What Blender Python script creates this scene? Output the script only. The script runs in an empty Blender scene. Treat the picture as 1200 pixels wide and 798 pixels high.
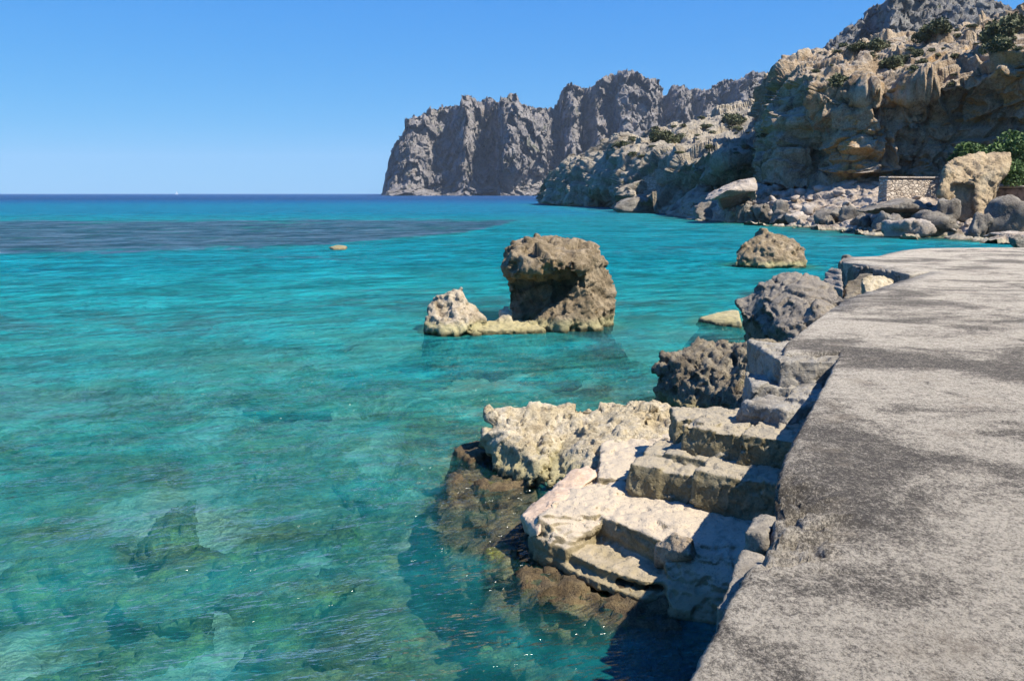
import bpy, bmesh, math, random
import numpy as np
from mathutils import Vector
from mathutils.bvhtree import BVHTree

C = bpy.context.scene
COL = C.collection
R = math.radians

# ------------------------------------------------------------------ camera
EYE = 3.05
PITCH = math.atan(0.172)
ct, st = math.cos(PITCH), math.sin(PITCH)
cam_d = bpy.data.cameras.new('camera'); cam = bpy.data.objects.new('camera', cam_d); COL.objects.link(cam)
cam_d.sensor_width = 36.0; cam_d.lens = 30.0
cam_d.clip_start = 0.05; cam_d.clip_end = 30000
cam.location = (0, 0, EYE); cam.rotation_euler = (R(90) - PITCH, 0, 0)
C.camera = cam
# ------------------------------------------------------------------ light
SUN_AZ, SUN_EL = 117.0, 52.0        # degrees clockwise from the view direction (+Y), and above the horizon
w = bpy.data.worlds.new('World'); C.world = w; w.use_nodes = True
wn = w.node_tree.nodes; wl = w.node_tree.links
sky = wn.new('ShaderNodeTexSky'); sky.sky_type = 'NISHITA'; sky.sun_disc = False
sky.sun_elevation = R(SUN_EL); sky.sun_rotation = R(SUN_AZ)
sky.altitude = 0; sky.air_density = 0.75; sky.dust_density = 0.12; sky.ozone_density = 6.0
bg = wn['Background']; bg.inputs[1].default_value = 0.10
# the clear deep blue of that day: a response curve per channel on the physical sky
sp_ = wn.new('ShaderNodeSeparateColor'); cb_ = wn.new('ShaderNodeCombineColor'); wl.new(sky.outputs[0], sp_.inputs[0])
for i_, (a_, g_) in enumerate(((.162, .93), (.346, .57), (.478, .15))):
    m1 = wn.new('ShaderNodeMath'); m1.operation = 'MULTIPLY'; m1.inputs[1].default_value = .105; wl.new(sp_.outputs[i_], m1.inputs[0])
    m2 = wn.new('ShaderNodeMath'); m2.operation = 'POWER'; m2.inputs[1].default_value = g_; wl.new(m1.outputs[0], m2.inputs[0])
    m3 = wn.new('ShaderNodeMath'); m3.operation = 'MULTIPLY'; m3.inputs[1].default_value = a_ * 10; wl.new(m2.outputs[0], m3.inputs[0])
    wl.new(m3.outputs[0], cb_.inputs[i_])
wl.new(cb_.outputs[0], bg.inputs[0])
sd = bpy.data.lights.new('sun', 'SUN'); so = bpy.data.objects.new('sun', sd); COL.objects.link(so)
sd.energy = 5.0; sd.angle = R(0.53); sd.color = (1.0, 0.93, 0.81)
sdir = Vector((math.sin(R(SUN_AZ)) * math.cos(R(SUN_EL)), math.cos(R(SUN_AZ)) * math.cos(R(SUN_EL)), math.sin(R(SUN_EL))))
so.rotation_euler = sdir.to_track_quat('Z', 'Y').to_euler()
C.view_settings.view_transform = 'Standard'; C.view_settings.look = 'None'
C.view_settings.exposure = 1.0; C.view_settings.gamma = 1.0
C.cycles.max_bounces = 8; C.cycles.transparent_max_bounces = 16; C.cycles.volume_bounces = 0
C.cycles.caustics_reflective = False; C.cycles.caustics_refractive = False
C.cycles.use_denoising = True
C.cycles.sample_clamp_indirect = 4.0; C.cycles.sample_clamp_direct = 12.0

# ------------------------------------------------------------------ helpers
def P(px, py, d):
    """world point seen at photo position (px,py) standing d metres ahead"""
    px = np.asarray(px, float); py = np.asarray(py, float); d = np.asarray(d, float)
    v = (py - 399) / 1000.0; t = d / (ct - v * st)
    return np.stack([(px - 600) / 1000.0 * t, d + 0 * t, EYE - t * (st + v * ct)], -1)
def G(px, py, z=0.0):
    """world point of the photo position (px,py) on the level z"""
    v = (py - 399) / 1000.0; t = (EYE - z) / (st + v * ct)
    return np.array([(px - 600) / 1000.0 * t, t * (ct - v * st), z])

rng0 = np.random.default_rng(7)
_perm = np.concatenate([rng0.permutation(256)] * 3).astype(np.int64)
_grad = rng0.normal(size=(256, 3)); _grad /= np.linalg.norm(_grad, axis=1)[:, None]
_jit = rng0.random((256, 3))
def perlin(p):
    p = np.asarray(p, float); pi = np.floor(p).astype(np.int64); f = p - pi; pi &= 255
    u = f * f * f * (f * (f * 6 - 15) + 10); out = 0
    for i in (0, 1):
        wx = u[:, 0] if i else 1 - u[:, 0]
        a = _perm[pi[:, 0] + i]
        for j in (0, 1):
            wy = u[:, 1] if j else 1 - u[:, 1]
            b = _perm[a + pi[:, 1] + j]
            for k in (0, 1):
                wz = u[:, 2] if k else 1 - u[:, 2]
                g = _grad[_perm[b + pi[:, 2] + k]]
                out = out + wx * wy * wz * (g[:, 0] * (f[:, 0] - i) + g[:, 1] * (f[:, 1] - j) + g[:, 2] * (f[:, 2] - k))
    return out * 1.6
def fbm(p, o=5, gain=.5, lac=2.03):
    a = 1.; s = 0; t = 0
    for i in range(o):
        s = s + a * perlin(p + i * 17.3); t += a; a *= gain; p = p * lac
    return s / t
def ridged(p, o=5, gain=.55, lac=2.1):
    a = 1.; s = 0; t = 0
    for i in range(o):
        s = s + a * (1 - np.abs(perlin(p + i * 9.1)) * 2); t += a; a *= gain; p = p * lac
    return s / t
def worley(p):
    pi = np.floor(p).astype(np.int64); f = p - pi; best = np.full(len(p), 9.0); sec = best.copy()
    for i in (-1, 0, 1):
        for j in (-1, 0, 1):
            for k in (-1, 0, 1):
                q = (pi + np.array([i, j, k])) & 255
                h = _perm[_perm[_perm[q[:, 0]] + q[:, 1]] + q[:, 2]]
                dd = np.sqrt((((np.array([i, j, k]) + _jit[h]) - f) ** 2).sum(1))
                m = dd < best
                sec = np.where(m, best, np.minimum(sec, dd)); best = np.where(m, dd, best)
    return best, sec
def cellplane(p):
    """flat tilted facets: each cell has its own height and tilt"""
    pi = np.floor(p).astype(np.int64); f = p - pi; best = np.full(len(p), 9.0); out = np.zeros(len(p))
    for i in (-1, 0, 1):
        for j in (-1, 0, 1):
            for k in (-1, 0, 1):
                q = (pi + np.array([i, j, k])) & 255
                h = _perm[_perm[_perm[q[:, 0]] + q[:, 1]] + q[:, 2]]
                vec = f - (np.array([i, j, k]) + _jit[h]); dd = (vec ** 2).sum(1)
                val = (_jit[h, 2] * 7.3 % 1.0 - .5) + 1.1 * (vec * _grad[(h + 91) & 255]).sum(1)
                m = dd < best; best = np.where(m, dd, best); out = np.where(m, val, out)
    return out
def sstep(a, b, x):
    t = np.clip((x - a) / (b - a), 0, 1); return t * t * (3 - 2 * t)

def meta(o, label=None, cat=None, group=None, kind=None):
    if label: o['label'] = label
    if cat: o['category'] = cat
    if group: o['group'] = group
    if kind: o['kind'] = kind
    return o
def link_mesh(name, me, mat, parent=None, loc=None, smooth=True):
    if smooth: me.polygons.foreach_set('use_smooth', [True] * len(me.polygons))
    me.materials.clear(); me.materials.append(mat)
    o = bpy.data.objects.new(name, me); COL.objects.link(o)
    if parent: o.parent = parent
    elif loc is not None: o.location = loc
    return o
def empty(name, loc, label, cat, group=None):
    o = bpy.data.objects.new(name, None); COL.objects.link(o); o.location = loc; o.empty_display_size = .2
    return meta(o, label, cat, group)
def raw_mesh(V, F, name='mesh'):
    me = bpy.data.meshes.new(name); me.from_pydata([tuple(v) for v in V], [], F); me.update(); return me
def grid_mesh(Pts, name='grid', flip=False):
    nu, nv = Pts.shape[:2]; V = Pts.reshape(-1, 3)
    me = bpy.data.meshes.new(name)
    i = np.arange((nu - 1) * (nv - 1)); a = (i // (nv - 1)) * nv + i % (nv - 1)
    q = np.stack([a, a + nv, a + nv + 1, a + 1], 1)
    if flip: q = q[:, ::-1]
    me.vertices.add(len(V)); me.vertices.foreach_set('co', V.astype(np.float32).ravel())
    me.loops.add(q.size); me.loops.foreach_set('vertex_index', q.astype(np.int32).ravel())
    me.polygons.add(len(q)); me.polygons.foreach_set('loop_start', (np.arange(len(q)) * 4).astype(np.int32))
    me.polygons.foreach_set('loop_total', np.full(len(q), 4, np.int32)); me.update(calc_edges=True)
    return me
def get_co(me):
    a = np.empty(len(me.vertices) * 3, np.float32); me.vertices.foreach_get('co', a); return a.reshape(-1, 3).astype(float)
def set_co(me, V):
    me.vertices.foreach_set('co', np.asarray(V, np.float32).ravel()); me.update()
def get_no(me):
    a = np.empty(len(me.vertices) * 3, np.float32); me.vertices.foreach_get('normal', a); return a.reshape(-1, 3).astype(float)

def solid(hulls, voxel, smooth=3):
    """one closed mesh: the voxel union of several convex lumps given by their corner points"""
    bm = bmesh.new()
    for h in hulls:
        vs = [bm.verts.new(tuple(p)) for p in h]
        r = bmesh.ops.convex_hull(bm, input=vs)
        bad = [g for g in set(r['geom_interior'] + r['geom_unused']) if isinstance(g, bmesh.types.BMVert) and g.is_valid and not g.link_faces]
        bmesh.ops.delete(bm, geom=bad, context='VERTS')
    me = bpy.data.meshes.new('tmp'); bm.to_mesh(me); bm.free()
    o = bpy.data.objects.new('tmp', me); COL.objects.link(o)
    m = o.modifiers.new('r', 'REMESH'); m.mode = 'VOXEL'; m.voxel_size = voxel; m.adaptivity = 0
    if smooth:
        s = o.modifiers.new('s', 'SMOOTH'); s.iterations = smooth; s.factor = .5
    dg = bpy.context.evaluated_depsgraph_get(); dg.update()
    out = bpy.data.meshes.new_from_object(o.evaluated_get(dg))
    bpy.data.objects.remove(o); bpy.data.meshes.remove(me)
    return out
def displace(me, layers, seed=0.):
    """layers: (kind, wavelength in metres, amplitude)"""
    for kind, wl_, amp in layers:
        V = get_co(me); N = get_no(me); q = V / wl_ + seed
        if kind == 'fbm': d = fbm(q, 5)
        elif kind == 'low': d = fbm(q, 2)
        elif kind == 'ridge': d = ridged(q, 4) - .45
        elif kind == 'pit':
            a, b = worley(q + .3 * np.stack([fbm(q, 2), fbm(q + 9, 2), fbm(q + 5, 2)], 1)); d = -sstep(.42, .1, a)
        elif kind == 'crack':
            a, b = worley(q + .25 * np.stack([fbm(q * 2, 2), fbm(q * 2 + 9, 2), fbm(q * 2 + 5, 2)], 1)); d = -sstep(.09, .0, b - a)
        elif kind == 'cell': d = cellplane(q + .15 * np.stack([fbm(q * 1.5, 2), fbm(q * 1.5 + 9, 2), fbm(q * 1.5 + 5, 2)], 1))
        elif kind == 'facet':
            a, b = worley(q); d = (b - a) - .3
        elif kind == 'strata':
            z = (V[:, 2] + .25 * V[:, 0] * .3) / wl_ + .35 * fbm(V / (wl_ * 5) + seed, 3); fr = z - np.floor(z)
            d = -sstep(.3, 0, fr) - sstep(.8, 1, fr) + .35
        V += N * (d * amp)[:, None]; set_co(me, V)
    return me
def place(me, name, mat, label, cat, group=None, parent=None):
    V = get_co(me)
    c = np.array([V[:, 0].mean(), V[:, 1].mean(), V[:, 2].min()])
    if parent is None:
        set_co(me, V - c); return meta(link_mesh(name, me, mat, None, tuple(c)), label, cat, group)
    set_co(me, V - np.array(parent.location)); return link_mesh(name, me, mat, parent)
def box_pts(px0, px1, yf, yb, z0, z1):
    return [(x, y, z) for x in (px0, px1) for y in (yf, yb) for z in (z0, z1)]
def prism(outline, d0, d1, taper=.9, rnd=None):
    """lump from a front outline of photo positions at d0 ahead and its back, smaller, at d1"""
    o = np.array(outline, float); f = P(o[:, 0], o[:, 1], d0)
    c = f.mean(0); b = c + (f - c) * taper; b[:, 1] = d1
    return list(f) + list(b)

# ------------------------------------------------------------------ materials
def nt(name):
    m = bpy.data.materials.new(name); m.use_nodes = True; n = m.node_tree.nodes; l = m.node_tree.links
    return m, n, l, n['Principled BSDF']
class NB:
    def __init__(s, n, l): s.n, s.l = n, l
    def pos(s): return s.n.new('ShaderNodeNewGeometry').outputs['Position']
    def val(s, sock, v):
        if hasattr(v, 'is_linked') or hasattr(v, 'links'): s.l.new(v, sock)
        else: sock.default_value = v
    def scale(s, vec, xyz, add=(0, 0, 0)):
        m = s.n.new('ShaderNodeMapping'); s.l.new(vec, m.inputs[0]); m.inputs['Scale'].default_value = xyz; m.inputs['Location'].default_value = add
        return m.outputs[0]
    def noise(s, vec, sc, detail=6, rough=.6, dist=0.):
        t = s.n.new('ShaderNodeTexNoise'); s.l.new(vec, t.inputs['Vector']); t.inputs['Scale'].default_value = sc
        t.inputs['Detail'].default_value = detail; t.inputs['Roughness'].default_value = rough; t.inputs['Distortion'].default_value = dist
        return t.outputs['Fac']
    def voro(s, vec, sc, feat='F1', rnd=1.):
        t = s.n.new('ShaderNodeTexVoronoi'); t.feature = feat; s.l.new(vec, t.inputs['Vector']); t.inputs['Scale'].default_value = sc
        t.inputs['Randomness'].default_value = rnd
        return t.outputs['Distance']
    def rng(s, v, a, b, c=0., d=1., smooth=False):
        t = s.n.new('ShaderNodeMapRange'); t.interpolation_type = 'SMOOTHSTEP' if smooth else 'LINEAR'
        s.l.new(v, t.inputs[0])
        for i, k in enumerate((a, b, c, d)): s.val(t.inputs[1 + i], k)
        return t.outputs[0]
    def m(s, op, a, b=0., c=None):
        t = s.n.new('ShaderNodeMath'); t.operation = op; s.val(t.inputs[0], a); s.val(t.inputs[1], b)
        if c is not None: s.val(t.inputs[2], c)
        return t.outputs[0]
    def ramp(s, v, stops):
        t = s.n.new('ShaderNodeValToRGB'); s.l.new(v, t.inputs[0]); e = t.color_ramp.elements
        while len(e) < len(stops): e.new(.5)
        for x, (p, c) in zip(e, stops): x.position = p; x.color = (*c, 1)
        return t.outputs[0]
    def mix(s, f, a, b, mode='MIX'):
        t = s.n.new('ShaderNodeMix'); t.data_type = 'RGBA'; t.blend_type = mode
        s.val(t.inputs[0], f)
        for i, k in ((6, a), (7, b)):
            if isinstance(k, tuple): t.inputs[i].default_value = (*k, 1)
            else: s.l.new(k, t.inputs[i])
        return t.outputs[2]
    def bump(s, h, dist, strength=1., prev=None):
        t = s.n.new('ShaderNodeBump'); s.l.new(h, t.inputs['Height']); t.inputs['Distance'].default_value = dist; t.inputs['Strength'].default_value = strength
        if prev is not None: s.l.new(prev, t.inputs['Normal'])
        return t.outputs[0]
    def sep(s, v):
        t = s.n.new('ShaderNodeSeparateXYZ'); s.l.new(v, t.inputs[0]); return t.outputs

def rock_mat(name, cols, sc=1., ochre=None, ochre_amt=.5, dark=(.05, .045, .035), pit=.5, streak=0., wet=True, up=None, bump=1., wetcol=(.05, .04, .018), green=None, green_lo=.58, band=(.36, .31, .15), wz=0., upr=(.75, 1.35, .75)):
    """weathered limestone; sc = size of the grain pattern in metres"""
    K = .80; kk = lambda c: tuple(x * K for x in c) if c else c
    cols = [kk(c) for c in cols]; ochre, dark, up, green, band = kk(ochre), kk(dark), kk(up), kk(green), kk(band)
    m, n, l, b = nt(name); N = NB(n, l); pos = N.pos(); z = N.sep(pos)[2]
    v = N.scale(pos, (1 / sc,) * 3)
    a = N.noise(v, 1.1, 10, .68, .3)
    col = N.ramp(a, [(.30, cols[0]), (.48, cols[1]), (.62, cols[2]), (.75, cols[3] if len(cols) > 3 else cols[2])])
    if ochre:
        o = N.noise(v, .55, 5, .6, .8); geo = n.new('ShaderNodeNewGeometry'); nz = N.sep(geo.outputs['Normal'])[2]
        of = N.rng(N.m('SUBTRACT', o, N.m('MULTIPLY', nz, .10)), .54, .66, 0, ochre_amt, True)
        col = N.mix(of, col, ochre)
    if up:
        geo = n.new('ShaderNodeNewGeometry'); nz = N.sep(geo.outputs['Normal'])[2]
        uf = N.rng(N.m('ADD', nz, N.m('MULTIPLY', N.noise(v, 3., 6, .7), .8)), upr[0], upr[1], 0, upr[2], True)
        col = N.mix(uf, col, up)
    if green:
        g = N.rng(N.noise(v, .9, 6, .7, .4), green_lo, green_lo + .09, 0, .8, True); col = N.mix(g, col, green)
    if streak:
        sv = N.scale(pos, (1.6 / sc, 1.6 / sc, .22 / sc)); sf = N.rng(N.noise(sv, 1.3, 7, .6, .4), .50, .66, 0, streak, True)
        col = N.mix(sf, col, dark)
    p1 = N.voro(v, 9.); p2 = N.noise(v, 16., 6, .75)
    pf = N.m('MULTIPLY', N.rng(p2, .50, .66, 0, pit, True), N.rng(N.noise(v, 2.3, 3, .6), .38, .6, .25, 1.))
    col = N.mix(pf, col, dark)
    hi = N.rng(p2, .50, .36, 0, .35, True); col = N.mix(hi, col, tuple(min(.75, c * 1.35) for c in cols[2]))
    if wet:
        zz = N.m('ADD', z, N.m('MULTIPLY', N.m('SUBTRACT', N.noise(v, 2.5, 5, .6), .5), .22))
        wf = N.rng(zz, .16 + wz, .34 + wz, .75, 0., True); col = N.mix(wf, col, band)
        w2 = N.rng(zz, wz, .13 + wz, 1., 0., True)
        wc = N.mix(N.rng(N.noise(v, 7., 6, .7), .4, .62), wetcol, tuple(c * 2.2 for c in (wetcol[0], wetcol[1] * 1.15, wetcol[2])))
        col = N.mix(w2, col, wc)
        l.new(N.rng(w2, 0, 1, .92, .45), b.inputs['Roughness'])
    else: b.inputs['Roughness'].default_value = .92
    l.new(col, b.inputs['Base Color'])
    h = N.m('ADD', N.m('MULTIPLY', a, 1.), N.m('MULTIPLY', p2, .35)); h = N.m('SUBTRACT', h, N.m('MULTIPLY', N.rng(p1, .0, .3, 1, 0), .25))
    bb = N.bump(h, .20 * sc * bump, 1.); l.new(bb, b.inputs['Normal'])
    b.inputs['Specular IOR Level'].default_value = .25
    return m
def simple(name, c, rough=.6, var=.15, sc=8.):
    m, n, l, b = nt(name); N = NB(n, l); a = N.noise(N.pos(), sc, 5, .6)
    l.new(N.mix(N.rng(a, .3, .7), tuple(x * (1 - var) for x in c), tuple(min(1, x * (1 + var)) for x in c)), b.inputs['Base Color'])
    b.inputs['Roughness'].default_value = rough; return m

M_islet = rock_mat('islet_limestone', [(.09, .065, .037), (.25, .19, .115), (.38, .30, .20), (.48, .39, .28)], .50, ochre=(.46, .27, .10), ochre_amt=.6, pit=.75, band=(.42, .38, .20))
M_isl2 = rock_mat('cream_islet_stone', [(.20, .15, .09), (.44, .36, .25), (.58, .49, .37), (.64, .56, .44)], .35, ochre=(.50, .33, .14), ochre_amt=.5, dark=(.10, .08, .05), pit=.8, band=(.44, .40, .20))
M_pale = rock_mat('pale_limestone', [(.30, .23, .13), (.52, .43, .28), (.64, .55, .40), (.70, .62, .48)], .30, ochre=(.52, .38, .18), ochre_amt=.45, dark=(.12, .09, .06), pit=.85, band=(.40, .35, .17))
M_brown = rock_mat('brown_limestone', [(.08, .065, .045), (.22, .18, .125), (.33, .28, .20), (.38, .33, .25)], .40, dark=(.04, .032, .025), pit=.8, green=(.20, .18, .07))
M_grey = rock_mat('grey_limestone', [(.11, .085, .06), (.22, .18, .13), (.32, .27, .205), (.38, .33, .26)], .40, dark=(.05, .04, .03), pit=.8, up=(.33, .29, .235))
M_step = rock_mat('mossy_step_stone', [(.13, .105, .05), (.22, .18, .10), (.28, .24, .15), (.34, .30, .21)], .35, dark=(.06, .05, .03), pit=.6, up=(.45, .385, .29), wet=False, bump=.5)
M_plat = rock_mat('landing_mortar', [(.15, .115, .06), (.25, .20, .12), (.34, .28, .18), (.44, .37, .26)], .30, dark=(.14, .11, .07), pit=.55, up=(.55, .46, .345), wet=True, wz=-.06, band=(.26, .21, .11), upr=(.95, 1.2, .95), bump=.45, ochre=(.26, .21, .10), ochre_amt=.8)  # darker upright faces: moss and weathering, with side shade put into the colour
M_pink = rock_mat('pink_render', [(.40, .28, .18), (.56, .41, .29), (.64, .50, .37)], .6, dark=(.3, .2, .14), pit=.25, wet=False, bump=.2)
M_reef = rock_mat('weedy_reef', [(.05, .035, .02), (.12, .085, .045), (.21, .155, .08), (.30, .25, .12)], .25, dark=(.02, .012, .01), pit=.8, wet=False, green=(.16, .15, .03), bump=1.1)
M_boul = rock_mat('shore_boulder_grey', [(.13, .11, .09), (.24, .21, .17), (.34, .31, .26), (.44, .40, .35)], 1.6, dark=(.07, .06, .05), pit=.6, band=(.45, .40, .30), streak=.4)
M_rub = rock_mat('shore_boulder_pale', [(.26, .21, .17), (.42, .36, .30), (.54, .47, .40), (.62, .55, .48)], 1.3, ochre=(.48, .34, .20), ochre_amt=.5, dark=(.12, .09, .07), pit=.6, band=(.50, .45, .33))
M_tan = rock_mat('tan_boulder', [(.30, .22, .13), (.48, .36, .22), (.56, .44, .28), (.60, .50, .35)], 1.8, ochre=(.30, .28, .25), ochre_amt=.9, dark=(.10, .08, .06), pit=.5, streak=.5)
M_slope = rock_mat('rubble_slope', [(.22, .16, .11), (.42, .34, .26), (.56, .47, .38), (.62, .54, .45)], 1.2, dark=(.10, .08, .06), pit=.8, green=(.16, .17, .06), green_lo=.60, band=(.45, .40, .28))
M_cliff = rock_mat('cliff_limestone', [(.24, .155, .085), (.50, .37, .235), (.64, .52, .375), (.68, .59, .46)], 3.2, ochre=(.66, .36, .11), ochre_amt=.9, dark=(.15, .10, .065), pit=.7, streak=.8, up=(.46, .42, .355), upr=(.95, 1.4, .65), green=(.20, .18, .08), green_lo=.62, wet=False, bump=1.5)  # rock tones reddened to stand in for warm light bounced into the shade
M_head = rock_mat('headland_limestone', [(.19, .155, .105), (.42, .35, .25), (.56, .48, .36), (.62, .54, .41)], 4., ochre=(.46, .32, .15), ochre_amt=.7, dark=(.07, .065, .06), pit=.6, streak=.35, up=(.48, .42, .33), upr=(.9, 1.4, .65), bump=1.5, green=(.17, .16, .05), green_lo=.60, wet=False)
M_far = rock_mat('far_mountain_limestone', [(.10, .095, .095), (.23, .21, .20), (.33, .30, .28), (.42, .38, .35)], 30., ochre=(.44, .33, .24), ochre_amt=.35, dark=(.10, .09, .085), pit=.7, streak=.4, green=(.13, .14, .07), green_lo=.58, wet=False)
M_crag = rock_mat('crag_limestone', [(.11, .105, .10), (.21, .20, .185), (.29, .275, .25), (.36, .335, .30)], 14., dark=(.09, .085, .08), pit=.6, streak=.4, green=(.14, .15, .08), green_lo=.58, wet=False)

def quay_mat():
    m, n, l, b = nt('weathered_concrete'); N = NB(n, l); pos = N.pos()
    w_ = N.noise(pos, 1.2, 4, .6)
    gp = N.scale(pos, (1, .68, 1)); fine = N.noise(gp, 42., 10, .85); fine2 = N.noise(gp, 110., 6, .85); vg = N.voro(gp, 60.); spk = N.noise(pos, 8., 10, .78)
    mixn = N.m('ADD', N.m('MULTIPLY', fine, .55), N.m('MULTIPLY', fine2, .25)); mixn = N.m('ADD', mixn, N.m('MULTIPLY', spk, .2))
    # big darker worn patches, drawn out across the quay
    pv = N.scale(pos, (.50, .72, .5), (3.1, 1.4, 0)); patch = N.rng(N.noise(pv, 1.0, 7, .66, .5), .46, .62, 0, 1, True)
    pv2 = N.scale(pos, (1.1, 1.3, .5), (7.7, 2.4, 0)); patch2 = N.rng(N.noise(pv2, 1.0, 8, .7, .5), .52, .64, 0, 1, True)
    pp = N.m('MAXIMUM', patch, N.m('MULTIPLY', patch2, .7))
    lo = N.m('ADD', .446, N.m('MULTIPLY', pp, .085))
    f = N.rng(mixn, N.m('SUBTRACT', lo, .06), N.m('ADD', lo, .11), 0, 1)
    salt = N.noise(gp, 120., 4, .9); f = N.m('ADD', f, N.m('MULTIPLY', N.m('SUBTRACT', salt, .5), 1.9))
    c = N.ramp(f, [(.08, (.08, .07, .058)), (.38, (.215, .19, .155)), (.56, (.38, .335, .27)), (.92, (.64, .565, .45))])
    # black lichen specks and a few ochre stains
    sp = N.rng(N.noise(pos, 40., 5, .7), .60, .70, 0, .8, True); c = N.mix(sp, c, (.05, .048, .045))
    oc = N.rng(N.noise(pos, 2.2, 5, .6), .56, .72, 0, .35, True); c = N.mix(oc, c, (.30, .24, .17))
    l.new(c, b.inputs['Base Color']); b.inputs['Roughness'].default_value = .95; b.inputs['Specular IOR Level'].default_value = .2
    h = N.m('ADD', N.m('MULTIPLY', mixn, 1.), N.m('MULTIPLY', w_, .6)); h = N.m('SUBTRACT', h, N.m('MULTIPLY', pp, .04))
    h = N.m('SUBTRACT', h, N.m('MULTIPLY', vg, .10)); l.new(N.bump(h, .085, 1.), b.inputs['Normal']); return m
M_quay = quay_mat()

def seabed_mat():
    m, n, l, b = nt('seabed_sand_and_weed'); N = NB(n, l); pos = N.pos()
    at = n.new('ShaderNodeAttribute'); at.attribute_name = 'weed'; at2 = n.new('ShaderNodeAttribute'); at2.attribute_name = 'near'
    wv = N.scale(pos, (1, 1, 1)); warp = N.noise(wv, 1.6, 4, .6)
    big = N.noise(wv, .30, 8, .68, .6); mid = N.noise(wv, 1.5, 9, .72, .8); fin = N.noise(wv, 6., 8, .75, .3)
    sand = N.mix(N.rng(mid, .35, .65), (.37, .38, .29), (.62, .60, .46))
    rock = N.mix(N.rng(mid, .38, .62), (.06, .065, .025), (.36, .32, .13))
    rock = N.mix(N.rng(fin, .45, .62, 0, .8), rock, (.035, .045, .025))
    k = N.m('ADD', N.m('MULTIPLY', big, .62), N.m('MULTIPLY', mid, .38))
    lo = N.rng(at2.outputs['Fac'], 0, 1, .575, .43); f = N.rng(k, lo, N.m('ADD', lo, .07), 0, 1, True)
    c = N.mix(f, sand, rock)
    wd = N.mix(N.rng(mid, .35, .65), (.10, .055, .075), (.46, .27, .30)); wd = N.mix(N.rng(fin, .5, .65, 0, .6), wd, (.04, .035, .05))
    wf = N.rng(N.m('ADD', at.outputs['Fac'], N.m('MULTIPLY', N.m('SUBTRACT', big, .5), .9)), .42, .58, 0, 1, True)
    c = N.mix(wf, c, wd); l.new(c, b.inputs['Base Color']); b.inputs['Roughness'].default_value = 1.
    l.new(N.bump(N.m('ADD', mid, N.m('MULTIPLY', fin, .4)), .35, 1.), b.inputs['Normal']); return m

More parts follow.
